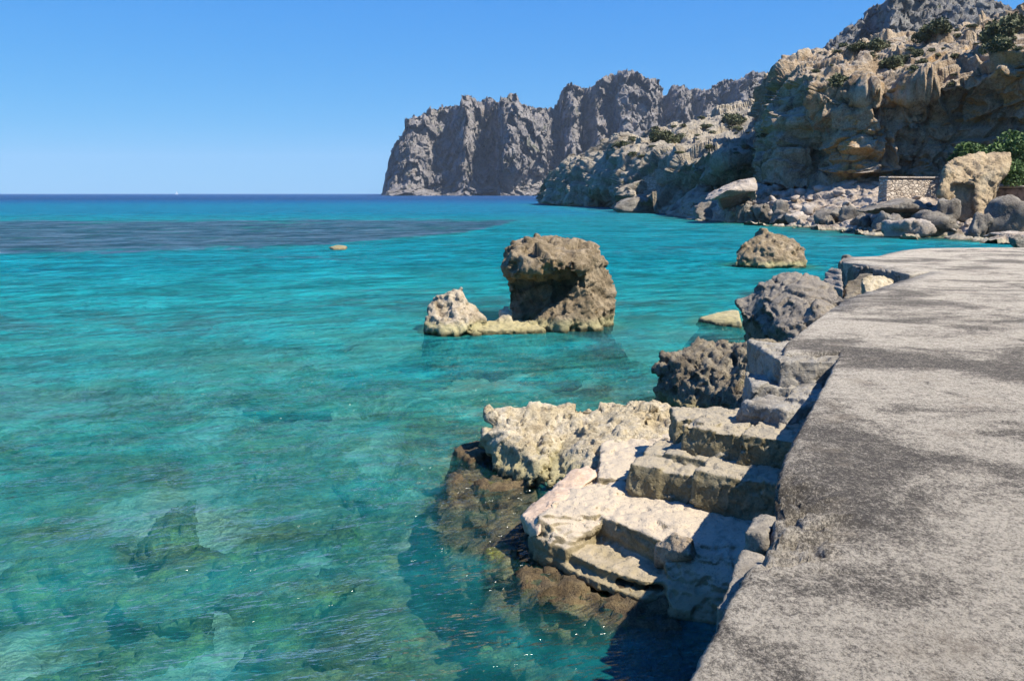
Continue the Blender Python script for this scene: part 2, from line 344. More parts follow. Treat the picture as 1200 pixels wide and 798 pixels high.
def water_mat():
    m, n, l, b = nt('sea_water'); n.remove(b); N = NB(n, l); pos = N.pos(); out = n['Material Output']
    da = n.new('ShaderNodeAttribute'); da.attribute_name = 'depth'; D = da.outputs['Fac']
    dist = n.new('ShaderNodeVectorMath'); dist.operation = 'LENGTH'; l.new(pos, dist.inputs[0]); DL = dist.outputs['Value']
    # ripples: crests run roughly across the view, a little askew
    rot = n.new('ShaderNodeMapping'); l.new(pos, rot.inputs[0]); rot.inputs['Rotation'].default_value = (0, 0, R(-14)); rv = rot.outputs[0]
    a1 = N.noise(N.scale(rv, (.45, 1.5, 1)), 1.3, 5, .60, .6)
    a2 = N.noise(N.scale(rv, (1.0, 2.0, 1), (4, 9, 0)), 4.2, 4, .55, .8)
    a3 = N.noise(N.scale(rv, (.22, 1.0, 1), (1, 3, 0)), .42, 6, .62, .4)
    h = N.m('ADD', N.m('MULTIPLY', a1, .42), N.m('MULTIPLY', a2, .06)); h = N.m('ADD', h, N.m('MULTIPLY', a3, 1.5))
    a4 = N.noise(N.scale(rv, (.5, 1.0, 1), (7, 2, 0)), .85, 4, .6, .5); a5 = N.noise(N.scale(rv, (.45, 1.0, 1), (9, 6, 0)), .16, 8, .70, .4)
    h = N.m('ADD', h, N.m('ADD', N.m('MULTIPLY', a4, .9), N.m('MULTIPLY', a5, 3.6)))
    h = N.m('MULTIPLY', h, N.rng(DL, 6, 40, .19, 1.5))
    nb = N.bump(h, 1.0, 1.)
    fr = n.new('ShaderNodeFresnel'); fr.inputs['IOR'].default_value = 1.33; l.new(nb, fr.inputs['Normal'])
    F = N.m('MINIMUM', N.m('MULTIPLY', fr.outputs[0], .72), .55)
    gl = n.new('ShaderNodeBsdfGlossy'); l.new(N.rng(DL, 12, 160, .05, .30), gl.inputs['Roughness']); l.new(nb, gl.inputs['Normal'])
    # Beer-Lambert through the water above the bed
    comb = n.new('ShaderNodeCombineColor')
    for i, k in enumerate((.85, .12, .125)):
        l.new(N.m('POWER', math.e, N.m('MULTIPLY', D, -k)), comb.inputs[i])
    tr = n.new('ShaderNodeBsdfTransparent'); l.new(comb.outputs[0], tr.inputs[0])
    body = N.ramp(N.rng(N.m('ADD', D, N.rng(D, 0, 1.2, 0, 1.3)), 0, 20), [(0., (.03, .17, .11)), (.08, (.014, .235, .235)), (.15, (.004, .24, .30)), (.25, (.0, .205, .32)), (.5, (.0, .12, .28)), (1., (.004, .065, .19))])
    wa = n.new('ShaderNodeAttribute'); wa.attribute_name = 'weed'; na = n.new('ShaderNodeAttribute'); na.attribute_name = 'near'
    # dark weed beds and the reddish reef seen up through the water
    pn = N.noise(N.scale(pos, (.11, .16, 1), (2, 5, 0)), 1., 9, .72, .5); wn_ = N.noise(N.scale(rv, (.62, 1., 1), (5, 1, 0)), .42, 9, .74, .5)
    lo = N.rng(na.outputs['Fac'], 0, .6, .57, .48)
    pf = N.m('MULTIPLY', N.rng(pn, lo, N.m('ADD', lo, .10), 0, .78, True), N.rng(D, 4.5, 3.3, 0, 1))
    body = N.mix(pf, body, (.025, .085, .11))
    rn = N.noise(N.scale(rv, (.10, .5, 1)), 1.5, 7, .7, .3)
    rc = N.mix(N.rng(wn_, .42, .60), (.012, .085, .15), (.085, .14, .22))
    body = N.mix(N.rng(N.m('ADD', wa.outputs['Fac'], N.m('ADD', N.m('MULTIPLY', N.m('SUBTRACT', pn, .5), 3.2), N.m('MULTIPLY', N.m('SUBTRACT', wn_, .5), 2.0))), .35, .80, 0, .9, True), body, rc)
    wf_ = N.noise(N.scale(rv, (.7, 1., 1), (3, 8, 0)), 1.4, 6, .7, .4); sc_ = N.rng(N.m('ADD', N.m('MULTIPLY', wn_, .55), N.m('MULTIPLY', wf_, .45)), .40, .60, .62, 1.38, True); cm_ = n.new('ShaderNodeVectorMath'); cm_.operation = 'SCALE'; l.new(body, cm_.inputs[0]); l.new(sc_, cm_.inputs['Scale']); body = cm_.outputs[0]  # light and dark of the ripples painted into the body colour
    df = n.new('ShaderNodeBsdfDiffuse'); l.new(body, df.inputs[0]); l.new(nb, df.inputs['Normal'])
    geo = n.new('ShaderNodeNewGeometry'); cz = N.m('MAXIMUM', N.m('ABSOLUTE', N.sep(geo.outputs['Incoming'])[2]), .02)
    S = N.m('SUBTRACT', 1., N.m('POWER', math.e, N.m('MULTIPLY', N.m('DIVIDE', D, cz), -.16)))
    mx = n.new('ShaderNodeMixShader'); l.new(S, mx.inputs[0]); l.new(tr.outputs[0], mx.inputs[1]); l.new(df.outputs[0], mx.inputs[2])
    mx2 = n.new('ShaderNodeMixShader'); l.new(F, mx2.inputs[0]); l.new(mx.outputs[0], mx2.inputs[1]); l.new(gl.outputs[0], mx2.inputs[2])
    l.new(mx2.outputs[0], out.inputs[0]); return m

def wall_mat():
    m, n, l, b = nt('rubble_masonry'); N = NB(n, l); pos = N.pos()
    v = N.scale(pos, (2.4, 2.4, 4.2)); t = n.new('ShaderNodeTexVoronoi'); l.new(v, t.inputs['Vector']); t.inputs['Scale'].default_value = 1.
    e = N.voro(v, 1., 'DISTANCE_TO_EDGE'); g = N.sep(t.outputs['Color'])[0]
    c = N.mix(N.rng(g, 0, 1), (.30, .23, .17), (.58, .50, .41)); c = N.mix(N.rng(N.noise(pos, 4., 7, .7), .4, .65, 0, .6), c, (.50, .44, .37))
    c = N.mix(N.rng(e, .02, .09, .55, 0, True), c, (.13, .10, .08)); l.new(c, b.inputs['Base Color']); b.inputs['Roughness'].default_value = .95
    l.new(N.bump(N.m('ADD', N.rng(e, 0, .15), N.m('MULTIPLY', N.noise(pos, 6., 5, .7), .4)), .10, 1.), b.inputs['Normal']); return m
M_wall = wall_mat()
M_wallred = simple('reddish_masonry', (.26, .17, .12), .95, .6, 2.5)
def leaf_mat(name, c1, c2):
    m, n, l, b = nt(name); N = NB(n, l); a = N.noise(N.pos(), 1.3, 5, .7)
    l.new(N.mix(N.rng(a, .35, .65), c1, c2), b.inputs['Base Color']); b.inputs['Roughness'].default_value = .75
    try: b.inputs['Transmission Weight'].default_value = 0
    except Exception: pass
    return m
M_leaf = leaf_mat('shrub_leaves', (.035, .075, .015), (.10, .17, .03)); M_leafd = leaf_mat('dry_shrub_leaves', (.045, .055, .02), (.11, .115, .045))
M_twig = simple('twig_bark', (.13, .10, .07), .9, .3, 6.)

# ------------------------------------------------------------------ curtains: cliffs and slopes
def catmull(A, t):
    """A (n,k) values at integer knots, t in 0..n-1"""
    n = len(A); i = np.clip(np.floor(t).astype(int), 0, n - 2); f = (t - i)[:, None]
    g = lambda j: A[np.clip(j, 0, n - 1)]
    p0, p1, p2, p3 = g(i - 1), g(i), g(i + 1), g(i + 2)
    return .5 * (2 * p1 + (p2 - p0) * f + (2 * p0 - 5 * p1 + 4 * p2 - p3) * f * f + (3 * p1 - p0 - 3 * p2 + p3) * f ** 3)
def curtain(cols, nu, nv, warp, soft=1):
    """cols: [(px, [(py, d), ...])] -> dense grid of world points, displaced by warp(points, normals)"""
    px = np.array([c[0] for c in cols], float); A = np.array([c[1] for c in cols], float)   # (nc, nr, 2)
    nr = A.shape[1]; tv = np.linspace(0, nr - 1, nv)
    rows = np.stack([catmull(A[i], tv) for i in range(len(cols))])                        # (nc, nv, 2)
    pu = np.linspace(px[0], px[-1], nu)
    tu = np.interp(pu, px, np.arange(len(px)))
    Wr = P(np.repeat(px[:, None], nv, 1), rows[..., 0], rows[..., 1]); sl = np.linalg.norm(np.diff(Wr, axis=1), axis=2)[:, :].mean(0)
    px_h = np.abs(np.diff(rows[..., 0], axis=1)).mean(0)
    cum = np.concatenate([[0], np.cumsum(sl / sl.sum() * .72 + px_h / px_h.sum() * .28)]); tn = np.interp(np.linspace(0, cum[-1], nv), cum, tv)
    rows = np.stack([catmull(A[i], tn) for i in range(len(cols))])
    full = catmull(rows.reshape(len(cols), -1), tu).reshape(nu, nv, 2)
    W = P(np.repeat(pu[:, None], nv, 1), full[..., 0], full[..., 1])
    me = grid_mesh(W)
    N_ = get_no(me); V = get_co(me)
    if N_[:, 1].mean() > 0: N_ = -N_; 
    V = warp(V, N_)
    W = V.reshape(nu, nv, 3)
    for _ in range(soft):
        W[1:-1, 1:-1] = W[1:-1, 1:-1] * .4 + (W[:-2, 1:-1] + W[2:, 1:-1] + W[1:-1, :-2] + W[1:-1, 2:]) * .15
    me2 = grid_mesh(W); n2 = get_no(me2)
    if n2[:, 1].mean() > 0: me2 = grid_mesh(W, flip=True)
    return me2

# --- far mountain ridge
crest = [(448, 229), (451, 214), (453, 200), (457, 186), (463, 172), (474, 158), (479, 141), (487, 137), (500, 135), (507, 128), (520, 126), (530, 126), (541, 125), (544, 114), (549, 112), (553, 115), (559, 121), (572, 118), (580, 121), (587, 121), (591, 117), (598, 113), (604, 114), (609, 122), (620, 125), (632, 127), (641, 129), (650, 129), (655, 118), (661, 104), (668, 100), (676, 103), (688, 104), (698, 101), (706, 95), (717, 91), (727, 86), (738, 85), (748, 89), (758, 95), (768, 98), (775, 106), (779, 113), (784, 111), (788, 104), (797, 104), (806, 108), (815, 108), (826, 108), (834, 105), (843, 99), (852, 95), (862, 96), (871, 93), (878, 86), (888, 85), (900, 87), (915, 84), (932, 82), (960, 84), (1000, 90), (1060, 95)]
cp = np.array(crest, float)
off_t = np.array([(448, 60), (458, 0), (480, -25), (500, -10), (512, 25), (528, 20), (543, -45), (556, 5), (566, 45), (578, 20), (590, -75), (610, -60), (640, -15), (655, 30), (662, -5), (672, -30), (684, 25), (700, -25), (716, 10), (728, -50), (760, -40), (775, 20), (795, -20), (812, 30), (830, -10), (850, 10), (870, -30), (900, 0), (1060, 0)], float)
nu, nv = 760, 260
pu = np.linspace(448, 1060, nu); cy = np.interp(pu, cp[:, 0], cp[:, 1]) + 1.3 * cellplane(np.stack([pu / 7, 0 * pu, 0 * pu + 3], 1)) + 1.2 * cellplane(np.stack([pu / 3, 0 * pu, 0 * pu + 3], 1))
of = np.interp(pu, off_t[:, 0], off_t[:, 1])
tv = np.linspace(0, 1.35, nv)
U, T = np.meshgrid(pu, tv, indexing='ij'); CYg = np.repeat(cy[:, None], nv, 1); OF = np.repeat(of[:, None], nv, 1)
Tc = np.clip(T, 0, 1); PY = 230.6 + (CYg - 230.6) * Tc + np.clip(T - 1, 0, 1) * 60
front = 30 * np.exp(-((Tc - .0) / .12) ** 2)
Dd = 1230 + 1.3 * OF * (.15 + .85 * sstep(.02, .35, Tc)) * (1 - .35 * sstep(.8, 1, Tc)) + 110 * Tc ** 1.4 - front + np.clip(T - 1, 0, 1) * 1200
Wm = P(U, PY, Dd)
me = grid_mesh(Wm); V = get_co(me); q = V.copy(); q[:, 2] *= 1.15
qw = q + 6 * np.stack([fbm(q / 25., 3), fbm(q / 25. + 9, 3), fbm(q / 25. + 5, 3)], 1)
dy = -17 * (ridged(q / 60., 5, .55) - .5) - 22 * cellplane(qw / 38.) - 7 * cellplane(qw / 14. + 3) - 3 * cellplane(qw / 6. + 3) - 6 * fbm(V / 22., 4)
edge = sstep(448, 462, U.ravel()) * .8 + .2
V[:, 1] += dy * edge; V[:, 0] += 10 * fbm(V / 30. + 40, 4) * edge; V[:, 2] += (5 * fbm(V / 16. + 80, 4) + 5 * cellplane(V / 12.)) * sstep(.03, .2, T.ravel())
Wm = V.reshape(nu, nv, 3); me = grid_mesh(Wm)
if get_no(me)[:, 1].mean() > 0: me = grid_mesh(Wm, flip=True)
o = link_mesh('mountain', me, M_far); meta(o, kind='structure')

# --- high crag behind the right-hand cliff
cr2 = np.array([(880, 98), (905, 93), (925, 86), (938, 74), (950, 68), (966, 55), (972, 48), (980, 47), (988, 38), (1000, 30), (1012, 22), (1018, 12), (1026, 9), (1036, 8), (1044, -3), (1060, -9), (1080, -12), (1100, -10), (1120, -8), (1140, -6), (1155, 0), (1163, 0), (1175, 9), (1190, 14), (1210, 19), (1260, 30), (1400, 40)], float)
nu, nv = 520, 150; pu = np.linspace(880, 1400, nu)
cy = np.interp(pu, cr2[:, 0], cr2[:, 1]) + 1.8 * fbm(np.stack([pu / 8, 0 * pu, 0 * pu + 9], 1), 4); tv = np.linspace(0, 1.3, nv)
U, T = np.meshgrid(pu, tv, indexing='ij'); Tc = np.clip(T, 0, 1)
PY = 150 + (cy[:, None] - 150) * Tc + np.clip(T - 1, 0, 1) * 100
Dd = 420 + 120 * Tc + np.clip(T - 1, 0, 1) * 500 + (-40 * np.exp(-((U - 1045) / 14) ** 2) + 30 * np.exp(-((U - 1020) / 12) ** 2))
Wm = P(U, PY, Dd); V = Wm.reshape(-1, 3).copy(); q = V.copy(); q[:, 2] *= .6
V[:, 1] += -12 * (ridged(q / 26., 5, .6) - .5) - 7 * cellplane(q / 13.) - 3.2 * cellplane(q / 5.5) - 3 * fbm(V / 9., 4); V[:, 0] += 4 * fbm(V / 12. + 5, 4); V[:, 2] += 2.5 * fbm(V / 7. + 8, 4) + 2.5 * cellplane(V / 5.)
Wm = V.reshape(nu, nv, 3); me = grid_mesh(Wm)
if get_no(me)[:, 1].mean() > 0: me = grid_mesh(Wm, flip=True)
meta(link_mesh('crag', me, M_crag), kind='structure')

def rockwarp(a1, w1, a2, w2, a3, w3, zlo=None, strat=0., sw=2.):
    def f(V, N):
        q = V.copy(); q[:, 2] *= .8
        qw = V + .18 * w2 * np.stack([fbm(V / w2, 3), fbm(V / w2 + 9, 3), fbm(V / w2 + 5, 3)], 1)
        qc = qw * np.array([1, 1, .7])
        big = a1 * fbm(q / w1 + 3, 4) + a1 * .50 * cellplane(qc / w1 * 1.3 + 5) + a1 * .30 * cellplane(qc / w1 * 2.9 + 8)
        d = a2 * .75 * cellplane(qc / w2 + 7) + a2 * .35 * (ridged(V / w2 + 7, 4) - .5) + a3 * .6 * cellplane(qw / w3 + 3) + a3 * .5 * fbm(V / w3 + 11, 4) + a3 * .25 * cellplane(qw / w3 * 2.3 + 3)
        a, b = worley(V / (w2 * .8) + 2); d = d - a2 * .22 * sstep(.08, 0, b - a); fine_ = a2 * .2 * cellplane(qw / w2 * 2.1 + 13)
        d = d + fine_
        if strat:
            zz = (V[:, 2] + .18 * V[:, 0]) / sw + .8 * fbm(V / (sw * 6), 3); fr = zz - np.floor(zz)
            d = d - strat * (sstep(.35, 0, fr) + sstep(.75, 1., fr))
        return V + N * (big + d * (1 - .42 * sstep(.25, .75, np.abs(N[:, 2]))))[:, None]
    return f
# --- the headland beyond the cove
cols = [
 (636, [(243, 262), (240.8, 262), (239, 263), (238, 264), (237, 265), (236, 267), (236, 275), (240, 300)]),
 (643, [(243, 238), (240.5, 240), (234, 241), (228, 244), (224, 247), (222, 250), (221, 258), (232, 283)]),
 (652, [(244, 226), (241.2, 229), (228, 230), (215, 234), (207, 236), (203, 240), (202, 250), (220, 275)]),
 (664, [(244, 217), (241.6, 220), (222, 219), (205, 223), (197, 227), (192, 233), (191, 245), (209, 270)]),
 (684, [(244.5, 206), (242.2, 210), (222, 208), (203, 211), (193, 217), (186, 224), (184, 238), (202, 263)]),
 (700, [(245, 199), (242.8, 203), (225, 199), (205, 200), (190, 206), (176, 214), (172, 226), (190, 251)]),
 (718, [(246, 190), (243.5, 195), (228, 190), (210, 190), (192, 196), (170, 204), (161, 218), (179, 243)]),
 (730, [(249, 160), (246.6, 164), (232, 166), (214, 172), (195, 181), (173, 196), (158, 216), (176, 241)]),
 (748, [(251, 140), (248.4, 145), (234, 150), (217, 160), (203, 166), (183, 180), (163, 225), (172, 250)]),
 (770, [(252, 133), (249.6, 137), (234, 143), (216, 150), (204, 152), (180, 168), (158, 250), (168, 275)]),
 (795, [(254, 121), (252, 125), (240, 128), (222, 137), (203, 136), (182, 150), (153, 270), (160, 295)]),
 (825, [(258, 104), (255.5, 109), (243, 116), (222, 128), (196, 120), (184, 136), (145, 290), (152, 315)]),
 (860, [(260, 97), (258, 101), (240, 113), (215, 124), (192, 112), (178, 132), (132, 300), (140, 325)]),
 (900, [(263, 90), (260, 95), (240, 108), (210, 122), (188, 116), (165, 140), (114, 310), (122, 335)]),
 (960, [(266, 85), (263, 92), (240, 108), (210, 124), (188, 124), (160, 150), (100, 320), (108, 345)])]
me = curtain(cols, 560, 640, rockwarp(3.6, 22., 2.4, 8., 1.1, 3.2, strat=.5, sw=3.))
meta(link_mesh('headland', me, M_head), kind='structure')
# --- the big cliff on the right
cols = [
 (884, [(222, 110), (205, 112), (190, 116), (175, 122), (160, 128), (140, 134), (125, 142), (124, 165), (149, 183)]),
 (898, [(220, 103), (205, 105), (180, 107), (155, 110), (130, 113), (112, 117), (103, 126), (102, 150), (127, 168)]),
 (912, [(218, 97), (205, 99), (175, 101), (145, 102), (118, 104), (98, 108), (88, 117), (86, 145), (111, 163)]),
 (935, [(218, 93), (205, 96), (170, 98), (135, 97), (105, 97), (84, 102), (80, 113), (76, 142), (101, 160)]),
 (962, [(218, 91), (206, 95), (172, 96), (138, 93), (112, 91.5), (90, 95), (77, 112), (67, 142), (92, 160)]),
 (1000, [(220, 88.5), (207, 89.4), (178, 89.3), (150, 89), (124, 88.5), (98, 90.5), (75, 110), (61, 142), (86, 160)]),
 (1045, [(220, 88), (206, 88.9), (178, 88.8), (152, 88.5), (126, 88), (98, 88.5), (71, 108), (54, 142), (79, 160)]),
 (1090, [(220, 87), (205, 87.9), (178, 87.8), (152, 87.5), (122, 87), (94, 87), (64, 106), (47, 140), (72, 158)]),
 (1140, [(222, 85), (207, 85.9), (178, 85.8), (150, 85.5), (114, 85), (84, 85), (55, 102), (37, 134), (62, 152)]),
 (1180, [(224, 82.5), (208, 83.4), (178, 83.3), (146, 83), (107, 82.5), (72, 82.5), (47, 96), (29, 124), (54, 142)]),
 (1230, [(225, 79), (210, 79.9), (176, 79.8), (140, 79.5), (100, 79), (62, 79), (35, 92), (17, 118), (42, 136)]),
 (1300, [(226, 75), (210, 75.9), (172, 75.8), (132, 75.5), (90, 75), (50, 75), (21, 88), (1, 112), (26, 130)]),
 (1420, [(228, 69), (210, 69.9), (165, 69.8), (120, 69.5), (76, 69), (34, 69), (3, 80), (-19, 104), (6, 122)])]
rw_ = rockwarp(2.0, 13., 2.1, 5.6, .95, 2.1, strat=.45, sw=2.2)
def cliffwarp(V, N):
    for (px, py, d, rx, rz, dep_) in ((1165, 112, 83, 1.6, 1.9, 3.0), (1038, 150, 88, 1.0, 4.5, 2.2), (1070, 128, 87, 2.2, 1.4, 1.6), (985, 120, 91, 1.2, 3.2, 2.0), (1110, 135, 86, 3., 1.0, 1.4)):
        c = P(px, py, d); V = V + np.array([0, 1, 0]) * (dep_ * np.exp(-((V[:, 0] - c[0]) / rx) ** 2 - ((V[:, 2] - c[2]) / rz) ** 2) * (V[:, 1] < d + 12))[:, None]
    return rw_(V, N)
me = curtain(cols, 640, 640, cliffwarp)
meta(link_mesh('cliff', me, M_cliff), kind='structure')
# --- rubble slope between the cliff foot and the water
cols = [
 (766, [(258, 150), (254, 156), (250, 160), (246, 164), (242, 168), (240, 175)]),
 (782, [(257, 118), (252, 125), (247, 131), (241, 137), (237, 143), (233, 151)]),
 (812, [(261, 100), (256, 107), (247, 109), (240, 114), (232, 122), (224, 132)]),
 (845, [(264, 90), (259.5, 96), (248, 98), (238, 104), (226, 112), (216, 125)]),
 (880, [(266, 84), (261, 91), (247, 92), (232, 97), (219, 104), (210, 120)]),
 (930, [(270, 77), (264, 84), (246, 86), (229, 92), (214, 99), (205, 115)]),
 (990, [(276, 67), (270, 73), (252, 77), (233, 83), (213, 92), (202, 112)]),
 (1050, [(281, 59), (275, 65), (260, 69), (238, 76), (211, 88), (202, 110)]),
 (1110, [(284, 56), (277.5, 62), (262, 66), (240, 74), (212, 86), (202, 108)]),
 (1160, [(286, 53), (279.5, 59.5), (264, 64), (240, 72), (216, 84), (204, 106)]),
 (1240, [(288, 50), (281, 57), (264, 62), (238, 70), (216, 82), (204, 104)]),
 (1420, [(292, 45), (283, 52), (262, 58), (232, 66), (210, 78), (196, 100)])]
me = curtain(cols, 640, 420, rockwarp(.8, 5., .45, 1.8, .25, .8))
V = get_co(me); meta(link_mesh('shore', me, M_slope), kind='structure')

# ------------------------------------------------------------------ seabed
def seg_d(x, y, pts):
    best = np.full(x.shape, 1e9)
    for (x0, y0), (x1, y1) in zip(pts[:-1], pts[1:]):
        dx, dy = x1 - x0, y1 - y0; t = np.clip(((x - x0) * dx + (y - y0) * dy) / (dx * dx + dy * dy), 0, 1)
        best = np.minimum(best, np.hypot(x - x0 - t * dx, y - y0 - t * dy))
    return best
def seabed(x, y):
    """height of the bed, weed share, closeness of the rocky shallows"""
    q = np.stack([x, y, 0 * x], 1)
    r = np.hypot(x, y)
    # bed modelled at the depth it appears to have through the refracting surface
    z = -.72 - .35 * sstep(9, 24, r) - .9 * sstep(25, 45, r)
    z = z - 2.6 * sstep(100, 150, y) - 8 * sstep(190, 420, y) - 22 * sstep(330, 700, y)
    # the weed covered reef that lies across the bay on the left
    n1 = fbm(q / 9., 4)
    near = np.interp(x, [-400, -40, -24, -12, -4.0, 6.], [38, 40, 43.5, 50, 64, 130]) + 4.0 * n1
    far = np.interp(x, [-400, -60, -5, 6], [101, 104, 108, 112]) + 4 * n1
    reef = sstep(-5., 8., y - near) * sstep(-8., 22., far - y) * sstep(5, -4, x - 1)
    zr = -.62 + .25 * fbm(q / 4., 4)
    z = z * (1 - reef) + zr * reef
    # shoaling to the shores and round the quay
    c = shore_line
    ds = seg_d(x, y, c); z = np.maximum(z, -.25 - ds * .16 + .0 * z) if False else z + (-.3 - z) * sstep(16, 0, ds) * .8
    dq = seg_d(x, y, [(1.0, 6.2), (2.6, 10.5), (4.5, 15.), (8., 20.), (11., 25.)]); z = z + (-.75 - z) * sstep(3.2, .4, dq) * .7
    nearf = sstep(22, 5, np.hypot(x + 2.2, (y - 5.) * .72)) * 1.0
    nearf = np.maximum(nearf, .75 * sstep(5.5, 1.5, dq)); nearf = np.maximum(nearf, .8 * sstep(9, 2, ds))
    lump = np.clip(fbm(q / 1.5 + 4, 4) + .05, -.3, 1) * .40 * (.3 + nearf) + (.07 * ridged(q / .5, 3) + .07 * cellplane(q / .9) + .04 * cellplane(q / .35)) * nearf
    z = z + lump * sstep(60, 25, r)
    z = np.where(r < 60, np.minimum(z, -.2), z)
    return z, reef, nearf
shore_line = [tuple(G(px, py)[:2]) for px, py in ((640, 240.5), (700, 242.5), (722, 246), (780, 250), (815, 255), (870, 260), (940, 264), (1000, 270), (1060, 275), (1130, 277.5), (1200, 280), (1420, 284))]
shore_line = [(45., 300.)] + shore_line
def polar(a0, a1, na, r0, r1, nr):
    a = np.radians(np.linspace(a0, a1, na)); r = np.geomspace(r0, r1, nr)
    A, Rr = np.meshgrid(a, r, indexing='ij'); return np.sin(A) * Rr, np.cos(A) * Rr
X, Y = polar(-100, 100, 560, 1.5, 9000, 460)
z, reef, nearf = seabed(X.ravel(), Y.ravel())
me = grid_mesh(np.stack([X, Y, z.reshape(X.shape)], -1))
if get_no(me)[:, 2].mean() < 0: me = grid_mesh(np.stack([X, Y, z.reshape(X.shape)], -1), flip=True)
for nm, arr in (('weed', reef), ('near', nearf)):
    at = me.attributes.new(nm, 'FLOAT', 'POINT'); at.data.foreach_set('value', arr.astype(np.float32))
bed = meta(link_mesh('seabed', me, seabed_mat()), kind='structure')

# ------------------------------------------------------------------ the quay
QZ = 1.40
edge_px = [(797, 812), (818, 768), (832, 741), (846, 716), (859, 690), (873, 664), (884, 636), (897, 600), (904, 571), (914, 546), (925, 521), (941, 492), (958, 462), (972, 436), (985, 411),
           (950, 413), (918, 413), (919, 404), (924, 398), (950, 378), (992, 348), (1025, 338), (1061, 326), (1090, 317), (1066, 320.5), (1042, 315), (1024, 311), (1006, 307.5), (987, 306.5), (988, 302), (996, 299.7), (1026, 299.4), (1040, 296.5), (1056, 292.6), (1078, 290.3), (1110, 289.6), (1160, 289.3), (1215, 289.2), (1320, 289.2), (1450, 289.4)]
pl = [G(a, b, QZ)[:2] for a, b in edge_px]
pl = [np.array([-1.25, -1.6]), np.array([-.35, .45])] + pl
def resample(pts, step):
    out = []
    for a, b in zip(pts[:-1], pts[1:]):
        s = step * (1 if np.linalg.norm(b) < 13 else (2.2 if np.linalg.norm(b) < 22 else 5)); n = max(1, int(np.linalg.norm(b - a) / s))
        for i in range(n): out.append(a + (b - a) * i / n)
    out.append(pts[-1]); return np.array(out)
ol = resample(pl, .022)
# soften corners a little, then normals that point off the quay (to the left of travel)
def smooth_line(a, n):
    for _ in range(n):
        a = a.copy(); a[1:-1] = .25 * a[:-2] + .5 * a[1:-1] + .25 * a[2:]
    return a
ol = smooth_line(ol, 3)
tg = np.gradient(smooth_line(ol, 12), axis=0); tg /= np.linalg.norm(tg, axis=1)[:, None]
nout = np.stack([-tg[:, 1], tg[:, 0]], 1)
s3 = np.concatenate([ol, np.zeros((len(ol), 1))], 1)
bite = sstep(.55, .15, np.hypot((s3[:, 0] - 1.35) * .9, (s3[:, 1] - 4.25) * .62)) # the crumbled stretch of edge
wob = .07 * fbm(s3 / .6 + 4, 5) * sstep(11, 14, s3[:, 1]) + .018 * fbm(s3 / .25, 4) + .012 * fbm(s3 / .07, 3) - bite * (.03 + .10 * np.abs(fbm(s3 / .16 + 5, 4)))
ol2 = ol + nout * wob[:, None]
def edge_z(x, y, dist):
    q = np.stack([x, y, 0 * x + QZ], 1)
    bt = sstep(.50, .10, np.hypot((x - 1.44) * .85, (y - 4.2) * .50))
    z = QZ - .022 * np.exp(-dist / .012) - .010 * np.exp(-dist / .05) + fbm(q / .09 + 2, 4) * .012 * np.exp(-dist / .12) + .004 * fbm(q / .5, 3)
    return z - bt * (.02 + .42 * np.clip(ridged(q / .16, 4) - .35, 0, 1) + .05 * cellplane(q / .07)) * np.exp(-dist / .24)
poly = [tuple(p) for p in ol2] + [(60, 22), (60, -8), (-1.25, -8)]
gx, gy = [], []
for (xa, xb, ya, yb, stp) in ((-1.3, 4.6, .2, 12, .024), (-1.3, 22, .2, 28, .13)):
    a_, b_ = np.meshgrid(np.arange(xa, xb, stp), np.arange(ya, yb, stp)); a_ = a_.ravel() + rng0.uniform(-.3, .3, a_.size) * stp; b_ = b_.ravel() + rng0.uniform(-.3, .3, b_.size) * stp
    dd = seg_d(a_, b_, [tuple(p) for p in ol2[::8]])
    k_ = (dd < .30) & (dd > stp * .6) if stp < .1 else (dd > .33)
    gx.append(a_[k_]); gy.append(b_[k_])
gx = np.concatenate(gx); gy = np.concatenate(gy)
pp_ = np.array(poly); ins = np.zeros(len(gx), bool)
for i in range(len(pp_)):
    (xa, ya), (xb, yb) = pp_[i], pp_[(i + 1) % len(pp_)]
    if ya == yb: continue
    cr_ = ((ya > gy) != (yb > gy)) & (gx < (xb - xa) * (gy - ya) / (yb - ya) + xa); ins ^= cr_
gx, gy = gx[ins], gy[ins]
from mathutils.geometry import delaunay_2d_cdt
co = [Vector(p) for p in poly] + [Vector((a_, b_)) for a_, b_ in zip(gx, gy)]
rv, re_, rf, ov, oe, of_ = delaunay_2d_cdt(co, [], [list(range(len(poly)))], 2, 1e-5)
tv_ = np.array([(v.x, v.y) for v in rv])
dist_ = seg_d(tv_[:, 0], tv_[:, 1], [tuple(p) for p in ol2[::3]]); dist_[[k for k, o_ in enumerate(ov) if any(q_ < len(ol2) for q_ in o_)]] = 0
zz_ = edge_z(tv_[:, 0], tv_[:, 1], dist_)
rings = []
prof = [(0.004, -.012), (.008, -.03), (.006, -.06), (.0, -.10), (-.005, -.16), (-.01, -.24), (-.01, -.34), (-.005, -.5), (.0, -.75), (.0, -1.1), (.02, -1.6), (.05, -3.0)]
z_top = edge_z(ol2[:, 0], ol2[:, 1], np.zeros(len(ol2)))
rings.append(np.stack([ol2[:, 0], ol2[:, 1], z_top], 1))
for k, (off, dz) in enumerate(prof):
    p = ol2 + nout * off; z = z_top + dz; q = np.stack([p[:, 0], p[:, 1], z], 1); g_ = min(1, -dz / .1)
    p = p + nout * ((fbm(q / .10 + 7, 4) * .022 + fbm(q / .4 + 3, 3) * .035 - .012) * g_)[:, None]
    rings.append(np.stack([p[:, 0], p[:, 1], z], 1))
W = np.stack(rings, 1); Wf = W.reshape(-1, 3); nr_ = W.shape[1]
Vq = [(a_, b_, c_) for (a_, b_), c_ in zip(tv_, zz_)]; n0 = len(Vq); Fq = []
